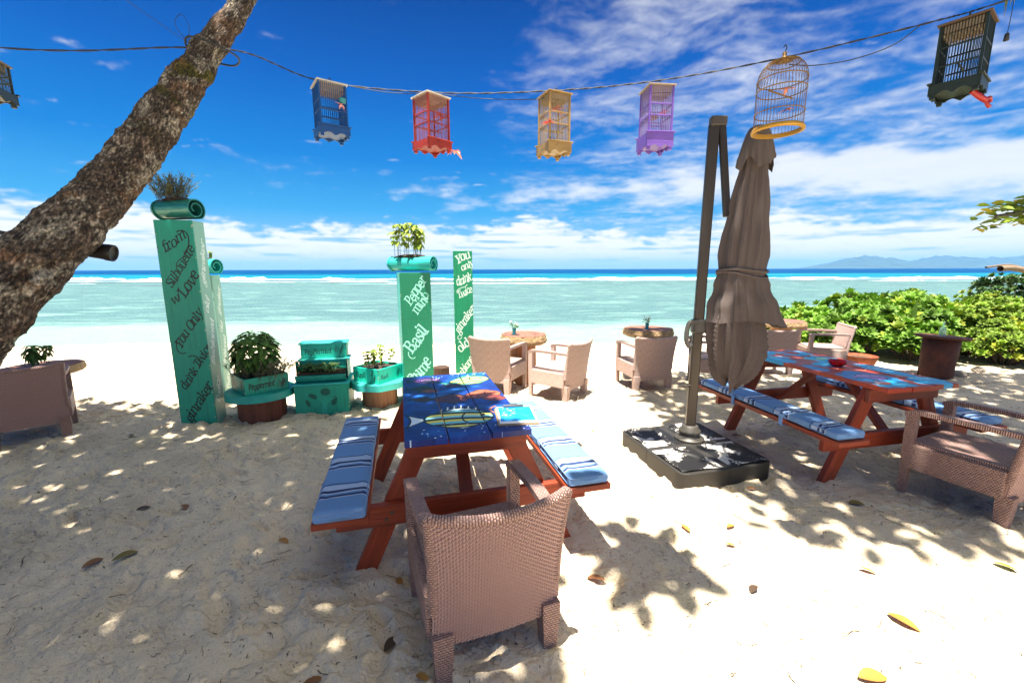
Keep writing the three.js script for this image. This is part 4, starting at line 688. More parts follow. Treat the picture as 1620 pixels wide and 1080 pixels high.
// ================================================================ FOLDED CANTILEVER UMBRELLA
{
  const u = thing('cantilever_umbrella', 'folded taupe cantilever umbrella on a square black base', 'umbrella', [1.545, 0, -3.50]);
  const bronze = mat({ color: lin(.055, .045, .036), metalness: .55, roughness: .42 }), taupe = mat({ color: lin(.100, .078, .071), roughness: .85, bumpMap: clothBump, bumpScale: .0008, side: THREE.DoubleSide });
  const dusty = tile(1024, 1024, (x, y) => { const n = pfbm(x, y, 6, 6, 6, 401, .62), f = pfbm(x, y, 90, 90, 2, 411), k = sm(.54, .62, n + .22 * (f - .5) + .03), s = sm(.80, .88, pn(x * 300, y * 300, 300, 300, 421)) * .5 * sm(.4, .5, n); const c = mix(.055, .80, Math.max(k, s)); return [c, c * .97, c * .93]; }, true);
  const base = new THREE.Group(); base.name = 'base'; base.rotation.y = .255; base.position.set(-.045, 0, .13); u.add(base);
  const bm = mat({ map: dusty, roughness: .55 }), bside = mat({ color: lin(.022, .020, .017), roughness: .55 });
  for (const sx of [-1, 1]) for (const sz of [-1, 1]) {
    const W = .405, D = .445, sh = new THREE.Shape(), r = .09, x1 = sx * W, z1 = sz * D, e = .003;
    sh.moveTo(sx * e, sz * e); sh.lineTo(x1, sz * e); sh.lineTo(x1, z1 - sz * r); sh.quadraticCurveTo(x1, z1, x1 - sx * r, z1); sh.lineTo(sx * e, z1); sh.closePath();
    const g = new THREE.ExtrudeGeometry(sh, { depth: .115, bevelEnabled: true, bevelThickness: .012, bevelSize: .008, bevelSegments: 3, curveSegments: 10 }); g.rotateX(Math.PI / 2); g.translate(0, .128, 0);
    part('weight_tank', g, bside, base);
    // moulded top: raised rim with a dished oval
    const A = new Acc(), n = 40; for (let j = 0; j <= n; j++) for (let i = 0; i <= n; i++) { const px = sx * mix(.03, W - .02, i / n), pz = sz * mix(.03, D - .02, j / n), ex = (px - sx * .25) / .13, ez = (pz - sz * .27) / .16, q = Math.hypot(ex * .8 + ez * .35 * sx * sz, ez * .9 - ex * .3 * sx * sz), cor = Math.hypot(px, pz) < .13 ? 0 : 1; A.v(px, .1415 + .012 * sm(.8, 1.0, q) * sm(1.5, 1.05, q) - .0, pz, null, (px + .45) / .95, (pz + .5) / 1); }
    for (let j = 0; j < n; j++) for (let i = 0; i < n; i++) { const a = j * (n + 1) + i; if (sx * sz > 0) { A.t(a, a + n + 1, a + 1); A.t(a + 1, a + n + 1, a + n + 2); } else { A.t(a, a + 1, a + n + 1); A.t(a + 1, a + n + 2, a + n + 1); } }
    part('tank_lid', A.build(), bm, base);
  }
  part('socket', lathe([[0, .10], [.125, .135], [.12, .16], [.085, .165], [.082, .20], [.088, .205], [.088, .225], [.07, .23], [.066, .262], [.045, .266], [0, .266]], 36), mat({ color: lin(.05, .045, .036), roughness: .5 }), u);
  part('pole', beam(V(0, .13, 0), V(.02, 2.70, .0), .080, .055, V(1, 0, .2), .012), bronze, u);
  part('pole_bolt', new THREE.CylinderGeometry(.012, .012, .03, 12).rotateZ(Math.PI / 2).translate(-.042, .62, .02), bronze, u);
  part('top_cap', at(box(.125, .075, .07, .016), .045, 2.715, .008), mat({ color: lin(.06, .05, .04), roughness: .5 }), u);
  part('arm', beam(V(.075, 2.69, .012), V(.145, 2.0, .06), .054, .042, V(1, 0, 0), .01), bronze, u);
  part('crank_housing', at(box(.11, .12, .085, .02), .005, 1.13, .01), mat({ color: lin(.06, .055, .05), roughness: .5 }), u);
  part('crank_handle', tube([[-.03, 1.17, .05], [-.085, 1.165, .055], [-.105, 1.10, .055], [-.10, 1.0, .055], [-.075, .965, .055], [-.055, .985, .055]], .019, 30, 10), mat({ color: lin(.07, .065, .06), roughness: .5 }), u);
  // cloth: wrapped upper part with a skirt, bunched lower part, small vent flap
  const cx = .285, cz = .09;
  const prof = (list, y) => { for (let i = 1; i < list.length; i++) if (y >= list[i][0]) { const a = list[i - 1], b = list[i], t = (y - a[0]) / (b[0] - a[0]); return mix(a[1], b[1], t * t * (3 - 2 * t)); } return list[list.length - 1][1]; };
  const up = [[2.64, .045], [2.4, .095], [2.05, .142], [1.72, .172], [1.58, .168], [1.46, .19], [1.28, .255], [1.05, .30]];
  const ctr = (y) => [cx + (y > 1.58 ? .032 * sm(1.58, 2.64, y) : .045 * sm(1.58, 1.15, y)), cz];
  const fold = (th, y, k) => { let s = 0; for (const [f, p, a] of [[5, .4, .5], [8, 2.1, .3], [3, 4.0, .25]]) { const w = Math.sin(f * th * .5 + p + .5 * Math.sin(y * 1.7 + p) + .35 * n2(y * 1.4, p)); s += a * (1 - 2 * Math.pow(Math.abs(w), .55)); } return s * k; };
  const ring = (a) => a >= 1 ? 0 : a * TAU;
  const upper = slab(200, 80, (a, t) => {
    const th = ring(a), c8 = Math.cos(th), low = 1.20 - .09 * Math.pow(Math.max(0, Math.cos(th - .2)), 6) - .05 * Math.pow(Math.max(0, Math.cos(th + 2.6)), 4) + .03 * Math.sin(2 * th), y = mix(2.62, low, t), r = prof(up, y), tight = 1 - .6 * Math.exp(-Math.pow((y - 1.58) / .07, 2));
    const f = 1 + tight * (fold(th * 2, y * .7, .17) + .05 * n3(c8 * 1.2, y * 1.3, Math.sin(th) * 1.2) + .035 * Math.pow(Math.abs(Math.sin(8 * th + 1.2 * n2(y * .9, 5))), .5)) + .16 * sm(1.32, 1.1, y) * Math.pow(Math.max(0, Math.cos(th - .2)), 4), [px, pz] = ctr(y);
    return V(px + c8 * r * f, y, pz - Math.sin(th) * r * f * .82);
  }, .003, 1, 1.5);
  part('canopy', upper, taupe, u);
  part('vent_flap', slab(120, 14, (a, t) => { const th = ring(a), y = mix(2.655, 2.37 - .03 * Math.cos(4 * th) - .02 * Math.cos(7 * th + 1), Math.pow(t, 1.2)), r = mix(.035, .135, Math.pow(t, .55)) * (1 + fold(th * 2, y * 3, .13) * t), [px, pz] = ctr(y); return V(px + Math.cos(th) * r, y, pz - Math.sin(th) * r); }, .003, .8, .3), taupe, u);
  part('bunched_hem', slab(240, 60, (a, t) => {
    const th = ring(a), l1 = .5 + .5 * Math.sin(3 * th + .4), l2 = .5 + .5 * Math.sin(5 * th + 2.2), bot = .60 + .08 * Math.pow(1 - l1, 1.5) + .06 * l2 + .05 * n2(Math.cos(th) * 1.4, Math.sin(th) * 1.4), y = mix(1.25, bot, t) + .05 * Math.sin(Math.PI * t) * (l2 - .5), r = mix(.19, .225, Math.sin(Math.PI * Math.min(1, t * 1.15))) * Math.sqrt(Math.max(.02, 1 - .9 * Math.pow(t, 10))) * (1 + fold(th * 2 + t * .6, y * 1.2 + 3, .24) + .05 * n3(Math.cos(th) * 2, y * 3, Math.sin(th) * 2));
    return V(cx + .0 + Math.cos(th) * r + .02 * Math.sin(y * 9), y, cz - Math.sin(th) * r * .85);
  }, .003, 1, .7), taupe, u);
  const inner = slab(80, 20, (a, t) => { const th = (a % 1) * TAU, y = mix(1.2, .72, t), r = .12 * (1 + .3 * Math.cos(4 * th)) * (1 - .5 * t * t); return V(cx + .01 + Math.cos(th) * r, y, cz - Math.sin(th) * r); }, .003, .7, .5); part('inner_fold', inner, taupe, u);
  const st = []; for (let k = 0; k < 40; k++) { const th = k / 40 * TAU; st.push(V(cx - .0 + Math.cos(th) * .186, 1.585 + .012 * Math.sin(th * 2), cz - Math.sin(th) * .148)); }
  part('tie_strap', tube(st, .011, 80, 6, true), taupe, u); part('tie_strap', tube(st.map((p) => V(p.x, p.y - .028 + .02 * Math.cos((p.x) * 9), p.z)), .009, 80, 6, true), taupe, u);
}

// ================================================================ WIRES AND BIRD CAGES
const wireMat = mat({ color: lin(.02, .02, .022), roughness: .6 });
{
  const main = [[-6.2, 3.0, -1.4], [-2.846, 2.823, -2.6], [-1.99, 2.952, -2.88], [-1.72, 2.98, -3.0], [-1.419, 2.943, -3.3], [-.541, 2.852, -3.3], [.312, 2.826, -3.2], [.982, 2.846, -3.1], [1.663, 2.872, -2.85], [2.268, 2.896, -2.5], [2.41, 2.905, -2.4], [5.2, 3.4, -.4], [8.2, 4.2, -1.5]].map((p) => V(...p));
  const c1 = new THREE.CatmullRomCurve3(main, false, 'centripetal');
  const wob = (c, n, a, ph, dy = 0) => { const o = []; for (let k = 0; k <= n; k++) { const t = k / n, p = c.getPoint(t); o.push(p.add(V(0, a * Math.sin(t * 260 + ph) + dy, a * Math.cos(t * 260 + ph)))); } return o; };
  const w = thing('cage_wire', 'twisted black cable strung from the leaning palm with cages on it', 'cable');
  part('cable', tube(wob(c1, 700, .003, 0), .0030, 900, 5), wireMat, w); part('cable', tube(wob(c1, 700, .003, 3.1), .0026, 900, 5), wireMat, w);
  part('loose_strand', tube([[-1.36, 2.935, -3.3], [-.9, 2.862, -3.32], [-.52, 2.845, -3.31], [-.2, 2.80, -3.27], [.25, 2.79, -3.22], [.31, 2.825, -3.2]].map((p) => V(...p)), .0026, 90, 5), wireMat, w);
  part('loose_strand', tube([[1.70, 2.83, -2.84], [1.82, 2.80, -2.78], [1.98, 2.79, -2.68], [2.12, 2.82, -2.58], [2.2, 2.885, -2.53]].map((p) => V(...p)), .0028, 60, 5), wireMat, w);
  part('palm_loop', tube([[-1.99, 2.952, -2.86], [-1.93, 2.975, -2.80], [-1.80, 2.955, -2.86], [-1.76, 2.945, -3.0], [-1.85, 2.94, -3.09], [-1.97, 2.95, -3.04]].map((p) => V(...p)), .006, 60, 5, true), wireMat, w);
  part('loose_strand', tube([[-1.98, 2.97, -2.86], [-2.03, 3.07, -2.84], [-1.98, 3.11, -2.83], [-1.94, 3.05, -2.83], [-1.97, 2.97, -2.85]].map((p) => V(...p)), .0018, 40, 4), wireMat, w);
  part('loose_strand', tube([[-1.98, 2.97, -2.86], [-2.2, 3.12, -2.8], [-2.5, 3.34, -2.75], [-3.6, 4.2, -1.6]].map((p) => V(...p)), .0016, 40, 4), wireMat, w);
}
const ribbon = (seed, col, parent, p, s = 1) => {                    // small fabric ornament inside a cage
  const q = rngOf(seed), A = new Acc(); for (let k = 0; k < 9; k++) { const a = q() * TAU; leaf(A, V(p[0], p[1], p[2]), V(Math.cos(a), q() - .6, Math.sin(a)), V(0, 1, 0), (.03 + .03 * q()) * s, .009 * s, .8 * q(), col, 3); } part('ornament', A.build(), mat({ vertexColors: true, roughness: .8, side: THREE.DoubleSide }), parent);
};
function squareCage(label, pos, turn, w, h, col, o = {}) {
  const t = thing('bird_cage', label, 'bird cage', [pos[0], pos[1] - h / 2, pos[2]], turn), m = paintMat(...col, { roughness: .45 }), topM = paintMat(...(o.top || col)), barM = mat({ color: lin(...(o.bar || col)), roughness: .5, metalness: .2 }), s = w / 2, tray = o.tray ?? .05, y0 = .03, y1 = h - .02;
  for (const x of [-1, 1]) for (const z of [-1, 1]) part('corner_post', at(box(.012, y1 - y0, .012, .002), x * (s - .008), (y0 + y1) / 2, z * (s - .008)), m, t);
  const frame = (y, th) => merge([at(box(w - .034, th, .009, .002), 0, y, s - .008), at(box(w - .034, th, .009, .002), 0, y, -s + .008), at(box(.009, th, w - .034, .002), s - .008, y, 0), at(box(.009, th, w - .034, .002), -s + .008, y, 0)]);
  for (const k of o.rails || [.38, .62]) part('rail', frame(y0 + tray + (y1 - y0 - tray) * k, .008), m, t);
  const bars = [], n = o.n || 13; for (let k = 1; k < n; k++) { const x = -s + .008 + (w - .016) * k / n; for (const z of [-1, 1]) { bars.push(rod(V(x, y0 + tray * .6, z * (s - .008)), V(x, y1, z * (s - .008)), .0021, 4), rod(V(z * (s - .008), y0 + tray * .6, x), V(z * (s - .008), y1, x), .0021, 4)); } }
  stuff(part('bars', merge(bars), barM, t));
  // tray: low walls, floor, scalloped lower edge and feet
  const wall = (len) => { const sh = new THREE.Shape(), a = len / 2; sh.moveTo(-a, tray); sh.lineTo(a, tray); sh.lineTo(a, -.004); sh.lineTo(a - .03, -.004); sh.quadraticCurveTo(a * .5, .012, a * .3, .006); sh.lineTo(0, -.012); sh.lineTo(-a * .3, .006); sh.quadraticCurveTo(-a * .5, .012, -a + .03, -.004); sh.lineTo(-a, -.004); sh.closePath(); return uvm(new THREE.ExtrudeGeometry(sh, { depth: .008, bevelEnabled: false, curveSegments: 5 }), 0); };
  const tw = []; for (let k = 0; k < 4; k++) tw.push(wall(w + .012 - (k % 2 ? .018 : 0)).translate(0, y0, s - .002).rotateY(k * Math.PI / 2)); tw.push(at(box(w - .02, .006, w - .02, .001), 0, y0 + .012, 0)); part('tray', merge(tw), m, t);
  for (const z of [-1, 1]) part('ledge', at(box(w + .03, .009, .02, .003), 0, y0 + tray + .005, z * (s + .004)), m, t);
  for (const x of [-1, 1]) for (const z of [-1, 1]) part('foot', at(box(.022, .03, .022, .004), x * (s - .011), .022, z * (s - .011)), m, t);
  part('lid', o.hip ? merge([at(uvm(new THREE.ConeGeometry(w * .76, .05, 4, 1).rotateY(Math.PI / 4)), 0, y1 + .026, 0)]) : at(box(w + .016, .009, w + .016, .003), 0, y1 + .0055, 0), topM, t);
  const net = []; for (let k = 0; k < 9; k++) { const x = -s + .02 + (w - .04) * k / 8; net.push(rod(V(x, y1 - .045, -s + .012), V(x, y1 - .045, s - .012), .0018, 4), rod(V(-s + .012, y1 - .045, x), V(s - .012, y1 - .045, x), .0018, 4)); } stuff(part('lattice', merge(net), mat({ color: lin(.42, .34, .24), roughness: .8 }), t));
  for (const z of [-1, 1]) { part('fretwork', at(box(w - .04, .035, .005, .002), 0, y1 - .02, z * (s - .016)), paintMat(.40, .31, .2), t); part('fretwork', at(box(.005, .035, w - .04, .002), z * (s - .016), y1 - .02, 0), paintMat(.40, .31, .2), t); }
  part('perch', at(uvm(new THREE.CylinderGeometry(.005, .005, w - .03, 8).rotateZ(Math.PI / 2)), 0, h * .42, .0), m, t);
  part('hook', tube([[0, y1 + .01, 0], [0, y1 + .05, 0], [.012, y1 + .065, 0], [.02, y1 + .05, 0]].map((p) => V(...p)), .003, 16, 5), wireMat, t);
  if (o.orn) o.orn(t, h, s); return t;
}
squareCage('blue wooden bird cage with white lid', [-1.31, 2.715, -3.3], .62, .195, .385, [.004, .075, .28], { top: [.78, .74, .64], orn: (t, h, s) => { ribbon(3, [.75, .35, .38], t, [.05, h * .6, s + .01]); part('feed_cup', at(uvm(lathe([[0, 0], [.02, 0], [.026, .03], [.024, .03], [.018, .004], [0, .004]], 14)), s * .6, h * .62, s + .012), paintMat(.02, .3, .36), t); } });
squareCage('red wooden bird cage with white lid', [-.59, 2.645, -3.35], .80, .195, .40, [.40, .035, .02], { top: [.78, .72, .6], bar: [.45, .12, .12], orn: (t, h, s) => { ribbon(5, [.7, .12, .1], t, [.06, h * .72, .02], 1.2); ribbon(6, [.85, .4, .34], t, [s + .02, .03, s + .02], 1.7); } });
squareCage('tan wooden bird cage with two pink ribbons', [.305, 2.605, -3.25], .42, .175, .43, [.42, .27, .09], { bar: [.45, .33, .16], tray: .06, orn: (t, h, s) => { ribbon(7, [.75, .18, .2], t, [0, h * .76, .03], 1.3); ribbon(8, [.8, .2, .18], t, [-s, h * .5, s], 1.1); } });
squareCage('purple wooden bird cage hanging before the umbrella pole', [1.0, 2.61, -3.15], .10, .175, .43, [.20, .10, .50], { top: [.42, .33, .22], bar: [.34, .26, .55], tray: .085, orn: (t, h) => { ribbon(9, [.75, .06, .02], t, [.05, h * .64, 0], 1.1); part('nest', at(uvm(new THREE.SphereGeometry(.045, 14, 8).scale(1, .45, 1)), -.03, h * .55, 0), mat({ color: lin(.3, .18, .1), roughness: 1 }), t); } });
squareCage('large dark green bird cage with a red claw ornament hanging below', [2.40, 2.685, -2.47], .62, .185, .385, [.006, .018, .012], { top: [.12, .075, .05], bar: [.008, .016, .012], rails: [.30, .62], n: 15, orn: (t, h, s) => {
  part('claw_ornament', merge([tube([[.0, .03, s * .6], [.03, .0, s * .9], [.07, -.015, s + .01]].map((p) => V(...p)), .014, 12, 8), tube([[.07, -.015, s + .01], [.095, -.0, s + .02], [.125, -.012, s + .02]].map((p) => V(...p)), .009, 12, 8), tube([[.07, -.015, s + .01], [.085, -.042, s + .02], [.13, -.036, s + .02]].map((p) => V(...p)), .009, 12, 8)]), mat({ color: lin(.30, .008, .008), roughness: .35 }), t); } });
squareCage('dark grey-green bird cage on the far side of the palm trunk', [-3.02, 2.67, -2.62], .35, .19, .25, [.03, .045, .035], { top: [.30, .20, .12], bar: [.10, .11, .09] });
{
  const t = thing('bird_cage', 'round golden wire bird cage with a domed top', 'bird cage', [1.675, 2.445, -2.85]), gold = mat({ color: lin(.50, .27, .03), roughness: .4, metalness: .3 }), br = mat({ color: lin(.22, .12, .03), roughness: .5, metalness: .3 }), r = .135, H = .30, rings = (rr, y, th) => new THREE.TorusGeometry(rr, th, 6, 48).rotateX(Math.PI / 2).translate(0, y, 0);
  part('base_ring', merge([uvm(lathe([[r - .004, .0], [r + .012, .0], [r + .014, .012], [r + .006, .026], [r - .004, .026], [r - .004, 0]], 56))]), gold, t);
  const bars = []; for (let k = 0; k < 44; k++) { const a = k / 44 * TAU, c = Math.cos(a), s = Math.sin(a), P = [[r, .02], [r, .18], [r, H], [r * .93, H + .05], [r * .66, H + .095], [r * .2, H + .115]]; bars.push(tube(P.map(([q, y]) => V(c * q, y, s * q)), .0014, 14, 4)); } stuff(part('bars', merge(bars), br, t));
  for (const [rr, y] of [[r + .002, .11], [r + .002, .24], [r + .002, H], [r * .66, H + .096], [r * .34, H + .112]]) part('hoop', rings(rr, y, .0032), br, t);
  part('finial', uvm(lathe([[0, H + .10], [.03, H + .105], [.022, H + .125], [.01, H + .14], [.013, H + .155], [0, H + .165]], 18)), br, t); part('hook', tube([[0, H + .16, 0], [.01, H + .185, 0], [0, H + .20, 0], [-.01, H + .185, 0]].map((p) => V(...p)), .003, 14, 5), wireMat, t);
  part('perch', at(uvm(new THREE.CylinderGeometry(.005, .005, r * 1.9, 8).rotateZ(Math.PI / 2).rotateY(.5)), 0, .22, 0), br, t); ribbon(14, [.6, .25, .2], t, [.02, .24, .03], 1.2); ribbon(15, [.6, .25, .2], t, [.05, .14, -.02], .9);
}
// spotlight on the far side of the palm
{
  const t = thing('spot_lamp', 'black cylinder spot lamp fixed to the leaning palm trunk', 'lamp', [-2.47, 1.735, -2.42], 0); t.rotation.set(0, .25, -.20);
  part('housing', uvm(lathe([[0, -.02], [.042, -.02], [.044, .0], [.044, .165], [.047, .175], [.047, .205], [.038, .207], [.038, .195], [0, .195]], 28).rotateZ(-Math.PI / 2)), mat({ color: lin(.010, .008, .008), roughness: .5 }), t);
  part('bracket', rod(V(-.05, 0, 0), V(-.30, .01, .05), .012, 8), blackPaint, t);
}

// ================================================================ LOG TABLES, VASES, STUMPS
const barkRough = mat({ color: lin(.40, .27, .14), roughness: .95, bumpMap: barkBump, bumpScale: .03 }), topMat = wood(.36, .17, .12, { roughness: .7 });
function logTable(label, x, z, r, topY, th, stemR, stm) {
  const y = groundY(x, z), t = thing('log_table', label, 'table', [x, y, z]);
  part('stem', stumpGeo(stemR, stemR * .92, topY - y - th + .002, x + 2, 40), stm, t);
  const A = new Acc(), nc = 90, nl = 8, rr = (a, k) => r * (1 + .07 * n2(Math.cos(a) * 1.2 + x, Math.sin(a) * 1.2) + .03 * fbm3(Math.cos(a) * 7, k * 2, Math.sin(a) * 7, 3) * (k > 0 && k < 1 ? 1 : .5)) - .03 * Math.abs(k - .35);
  for (let j = 0; j <= nl; j++) for (let i = 0; i <= nc; i++) { const a = (i % nc) / nc * TAU, k = j / nl, q = rr(a, k); A.v(Math.cos(a) * q, topY - y - th * (1 - k) - .003, Math.sin(a) * q, null, i / nc * TAU * r, k * th); }
  for (let j = 0; j < nl; j++) for (let i = 0; i < nc; i++) { const a = j * (nc + 1) + i; A.t(a, a + nc + 1, a + 1); A.t(a + 1, a + nc + 1, a + nc + 2); }
  const c = A.v(0, topY - y - th - .003, 0, null, 0, 0); for (let i = 0; i < nc; i++) A.t(i, i + 1, c);
  part('bark_edge', A.build(), barkRough, t);
  const B = new Acc(), m = B.v(0, topY - y, 0, null, 0, 0); for (let i = 0; i <= nc; i++) { const a = (i % nc) / nc * TAU, q = rr(a, 1) - .004; B.v(Math.cos(a) * q, topY - y, Math.sin(a) * q, null, Math.cos(a) * q, Math.sin(a) * q); } for (let i = 1; i <= nc; i++) B.t(m, i + 1, i);
  for (let i = 0; i <= nc; i++) { const a = (i % nc) / nc * TAU, q = rr(a, 1) - .004; B.v(Math.cos(a) * q, topY - y - .006, Math.sin(a) * q, null, 0, i * .02); } for (let i = 1; i <= nc; i++) { B.t(i, i + 1, nc + 1 + i); B.t(i + 1, nc + 2 + i, nc + 1 + i); }
  part('tabletop', toCreasedNormals(B.build(false), .6), topMat, t); return t;
}
logTable('thick round log table with a vase of white flowers', .16, -5.98, .34, .69, .12, .20, stumpLight);
logTable('lone round log table with a flower vase behind an armchair', 2.02, -6.20, .36, .735, .10, .2, stumpLight);
logTable('round log table by the sea end of the hedge', 4.66, -7.25, .36, .72, .10, .18, stumpLight);
logTable('log table holding a small leafy plant behind the palm-side armchair', -5.02, -4.42, .33, .60, .08, .19, stumpMat);
single('tree_stump', stumpGeo(.13, .12, .13, 4), wood(.10, .05, .03, { roughness: .9 }), 'low brown stump standing between the two green pillars', 'stump', [-1.08, groundY(-1.08, -6.3), -6.3]);
function vase(label, pos, col, seed) {
  const q = rngOf(seed), t = thing('flower_vase', label, 'vase', pos), A = new Acc(), F = new Acc(), S = [];
  part('glass', lathe([[0, 0], [.026, 0], [.028, .01], [.024, .05], [.030, .095], [.028, .096], [.022, .05], [.024, .012], [0, .008]], 24), new THREE.MeshPhysicalMaterial({ color: lin(.03, .45, .55), roughness: .1, transmission: .6, thickness: 0 }), t);
  for (let k = 0; k < 9; k++) { const a = q() * TAU, e = .03 + .03 * q(), h = .13 + .07 * q(), p = V(Math.cos(a) * e, h, Math.sin(a) * e); S.push(tube([V(0, .02, 0), V(p.x * .3, h * .6, p.z * .3), p], .0018, 6, 4)); for (let m = 0; m < 6; m++) { const b = m / 6 * TAU; leaf(F, p, V(Math.cos(b), .5, Math.sin(b)), V(0, 1, 0), .02, .007, .2, col[k % col.length], 2); } for (let m = 0; m < 3; m++) { const b = q() * TAU; leaf(A, p.clone().multiplyScalar(.8), V(Math.cos(b), .2, Math.sin(b)), V(0, 1, 0), .045, .012, .6, [.07, .16, .03], 3); } }
  stuff(part('stems', merge(S), stemMat, t)); part('foliage', A.build(), herbMat, t); part('petals', F.build(), mat({ vertexColors: true, roughness: .8, side: THREE.DoubleSide }), t);
}
vase('small blue vase of white flowers on the thick log table', [.03, .691, -5.88], [[.8, .8, .72], [.8, .74, .4]], 81);
vase('small blue vase of mixed flowers on the lone log table', [1.95, .736, -6.06], [[.7, .12, .08], [.75, .7, .62], [.7, .5, .05]], 82);
seedlings('small leafy plant on the log table under the leaning palm', [-5.02, .61, -4.42], 7, .16, .16, .20, .11, .017, [.05, .11, .025], 83, 'potted_plant');

// ================================================================ HEDGE AND RIGHT-HAND CORNER
const rosette = (() => { const A = new Acc(), q = rngOf(8); for (let k = 0; k < 11; k++) { const a = k * 2.4, e = .15 + .75 * (k / 11), v = 1.05 - .3 * (1 - k / 11); leaf(A, V(0, 0, 0), V(Math.cos(a) * Math.cos(1.35 - e), Math.sin(1.35 - e) + .1, Math.sin(a) * Math.cos(1.35 - e)), V(0, 1, .01), 1 * (.8 + .3 * q()), .25, .45, [v, v, v], 3, .8); } return A.build(); })();
const hedgeMat = leafMat({ roughness: .62, transmission: .28, specularIntensity: .7 });
function shrub(label, x, z, rx, h, rz, n, size, col, seed, group, name = 'hedge_shrub') {
  const q = rngOf(seed), y = groundY(x, z), t = thing(name, label, 'shrub', [x, y, z], 0, group), S = [], o = new THREE.InstancedMesh(rosette, hedgeMat, n), M = new THREE.Matrix4(), Q = new THREE.Quaternion(); o.name = 'foliage'; o.castShadow = o.receiveShadow = true;
  for (let k = 0; k < n; k++) {
    const a = q() * TAU, e = Math.acos(1 - 1.15 * q()), rr = q() < .7 ? .86 + .2 * q() : .45 + .4 * q(), lump = 1 + .16 * n3(Math.cos(a) * 1.6 + seed, Math.cos(e) * 1.6, Math.sin(a) * 1.6), p = V(Math.cos(a) * Math.sin(e) * rx * rr * lump, h * (.36 + .64 * Math.cos(e) * rr * lump) + .04, Math.sin(a) * Math.sin(e) * rz * rr * lump);
    p.y = Math.max(.05, p.y); const d = V(p.x / rx * .7 + (q() - .5) * .5, .75, p.z / rz * .7 + (q() - .5) * .5).normalize(), s = size * (.75 + .5 * q()), v = .65 + .7 * q(), yel = q() < .16 ? 1.6 : 1;
    Q.setFromUnitVectors(V(0, 1, 0), d).multiply(new THREE.Quaternion().setFromAxisAngle(V(0, 1, 0), q() * TAU)); M.compose(p, Q, V(s, s, s)); o.setMatrixAt(k, M); o.setColorAt(k, lin(col[0] * v * yel, col[1] * v * (yel > 1 ? 1.15 : 1), col[2] * v));
    if (k % 16 === 0) S.push(tube([V(p.x * .15, -.05, p.z * .15), V(p.x * .5, p.y * .5, p.z * .5), p], .008, 5, 5));
  }
  t.add(stuff(o)); stuff(part('stems', merge(S), twigMat, t)); return t;
}
const G1 = 'broad-leaved shrubs of the beach hedge', LB = 'bright green broad-leaved shrub in the beach hedge', LC = 'small-leaved yellow-green shrub in the beach hedge';
[[5.15, -8.25, .6, .72, .6], [5.9, -8.05, .65, .85, .65], [6.75, -8.0, .7, .95, .65], [7.0, -7.3, .55, .62, .5], [7.7, -8.0, .7, 1.02, .7], [6.1, -8.9, .7, .95, .6], [7.2, -9.0, .8, 1.1, .7], [8.5, -9.0, .8, 1.12, .7]].forEach(([x, z, rx, h, rz], k) => shrub(LB, x, z, rx, h * .9, rz, 300, .15, [.18, .35, .03], 500 + k, G1));
[[8.5, -7.75, .7, 1.0, .7], [8.3, -7.0, .5, .6, .45], [9.2, -7.4, .75, 1.05, .7], [9.1, -6.75, .5, .62, .45], [10.0, -7.2, .8, 1.1, .8], [9.7, -8.6, .8, 1.15, .7], [10.8, -8.2, .9, 1.15, .8]].forEach(([x, z, rx, h, rz], k) => shrub(LC, x, z, rx, h * .9, rz, 520, .09, [.23, .36, .03], 540 + k, 'small-leaved shrubs of the beach hedge'));
shrub('tall dark shrub rising above the end of the hedge', 11.7, -9.9, .9, 1.35, .8, 420, .12, [.05, .13, .025], 560, undefined, 'dark_shrub');
{ const t = thing('young_palm', 'upright pointed young palm leaves in front of the hedge', 'plant', [7.15, groundY(7.15, -7.75), -7.75]), A = new Acc(); leaf(A, V(0, .35, .2), V(.05, 1, .05), V(1, 0, 0), .72, .055, .1, [.12, .22, .03], 6, .6); leaf(A, V(.03, .35, .2), V(.25, 1, .1), V(1, 0, 0), .5, .05, .2, [.13, .24, .03], 6, .6); part('foliage', A.build(), leafMat(), t); part('stem', rod(V(0, -.05, .12), V(0, .4, .2), .02, 8), stemMat, t); }
// rusty drum stand with a bottle
{
  const rust = mat({ map: tile(512, 512, (u, v) => { const n = pfbm(u, v, 6, 5, 5, 601, .6), s = pfbm(u, v, 40, 30, 3, 611); return [.30 + .22 * (n - .4) + .1 * (s - .5), .15 + .10 * (n - .4) + .07 * (s - .5), .11 + .06 * (n - .4) + .05 * (s - .5)]; }, true, .7, .7), roughness: .75, bumpMap: barkBump, bumpScale: .004 });
  const t = thing('drum_stand', 'leaning rusty brown drum with a wide round top', 'stand', [6.32, 0, -6.15], .3); t.rotation.z = -.05;
  part('drum', at(uvm(lathe([[0, -.04], [.19, -.04], [.19, .0], [.197, .01], [.195, .2], [.205, .4], [.21, .585], [0, .585]], 44)), 0, 0, 0), rust, t); part('round_top', at(uvm(lathe([[0, .585], [.295, .585], [.31, .592], [.31, .61], [.30, .618], [0, .618]], 44)), 0, 0, 0), rust, t);
  const b = thing('glass_bottle', 'clear glass bottle on the rusty drum', 'bottle', [6.28, .618, -6.10]); part('glass', lathe([[0, 0], [.038, 0], [.042, .008], [.042, .09], [.036, .115], [.016, .15], [.014, .20], [.017, .205], [.017, .215], [.011, .215], [.010, .15], [.03, .112], [.036, .09], [.036, .012], [0, .010]], 28), new THREE.MeshPhysicalMaterial({ color: lin(.80, .93, .92), roughness: .05, transmission: .9, thickness: 0, ior: 1.5 }), b);
}
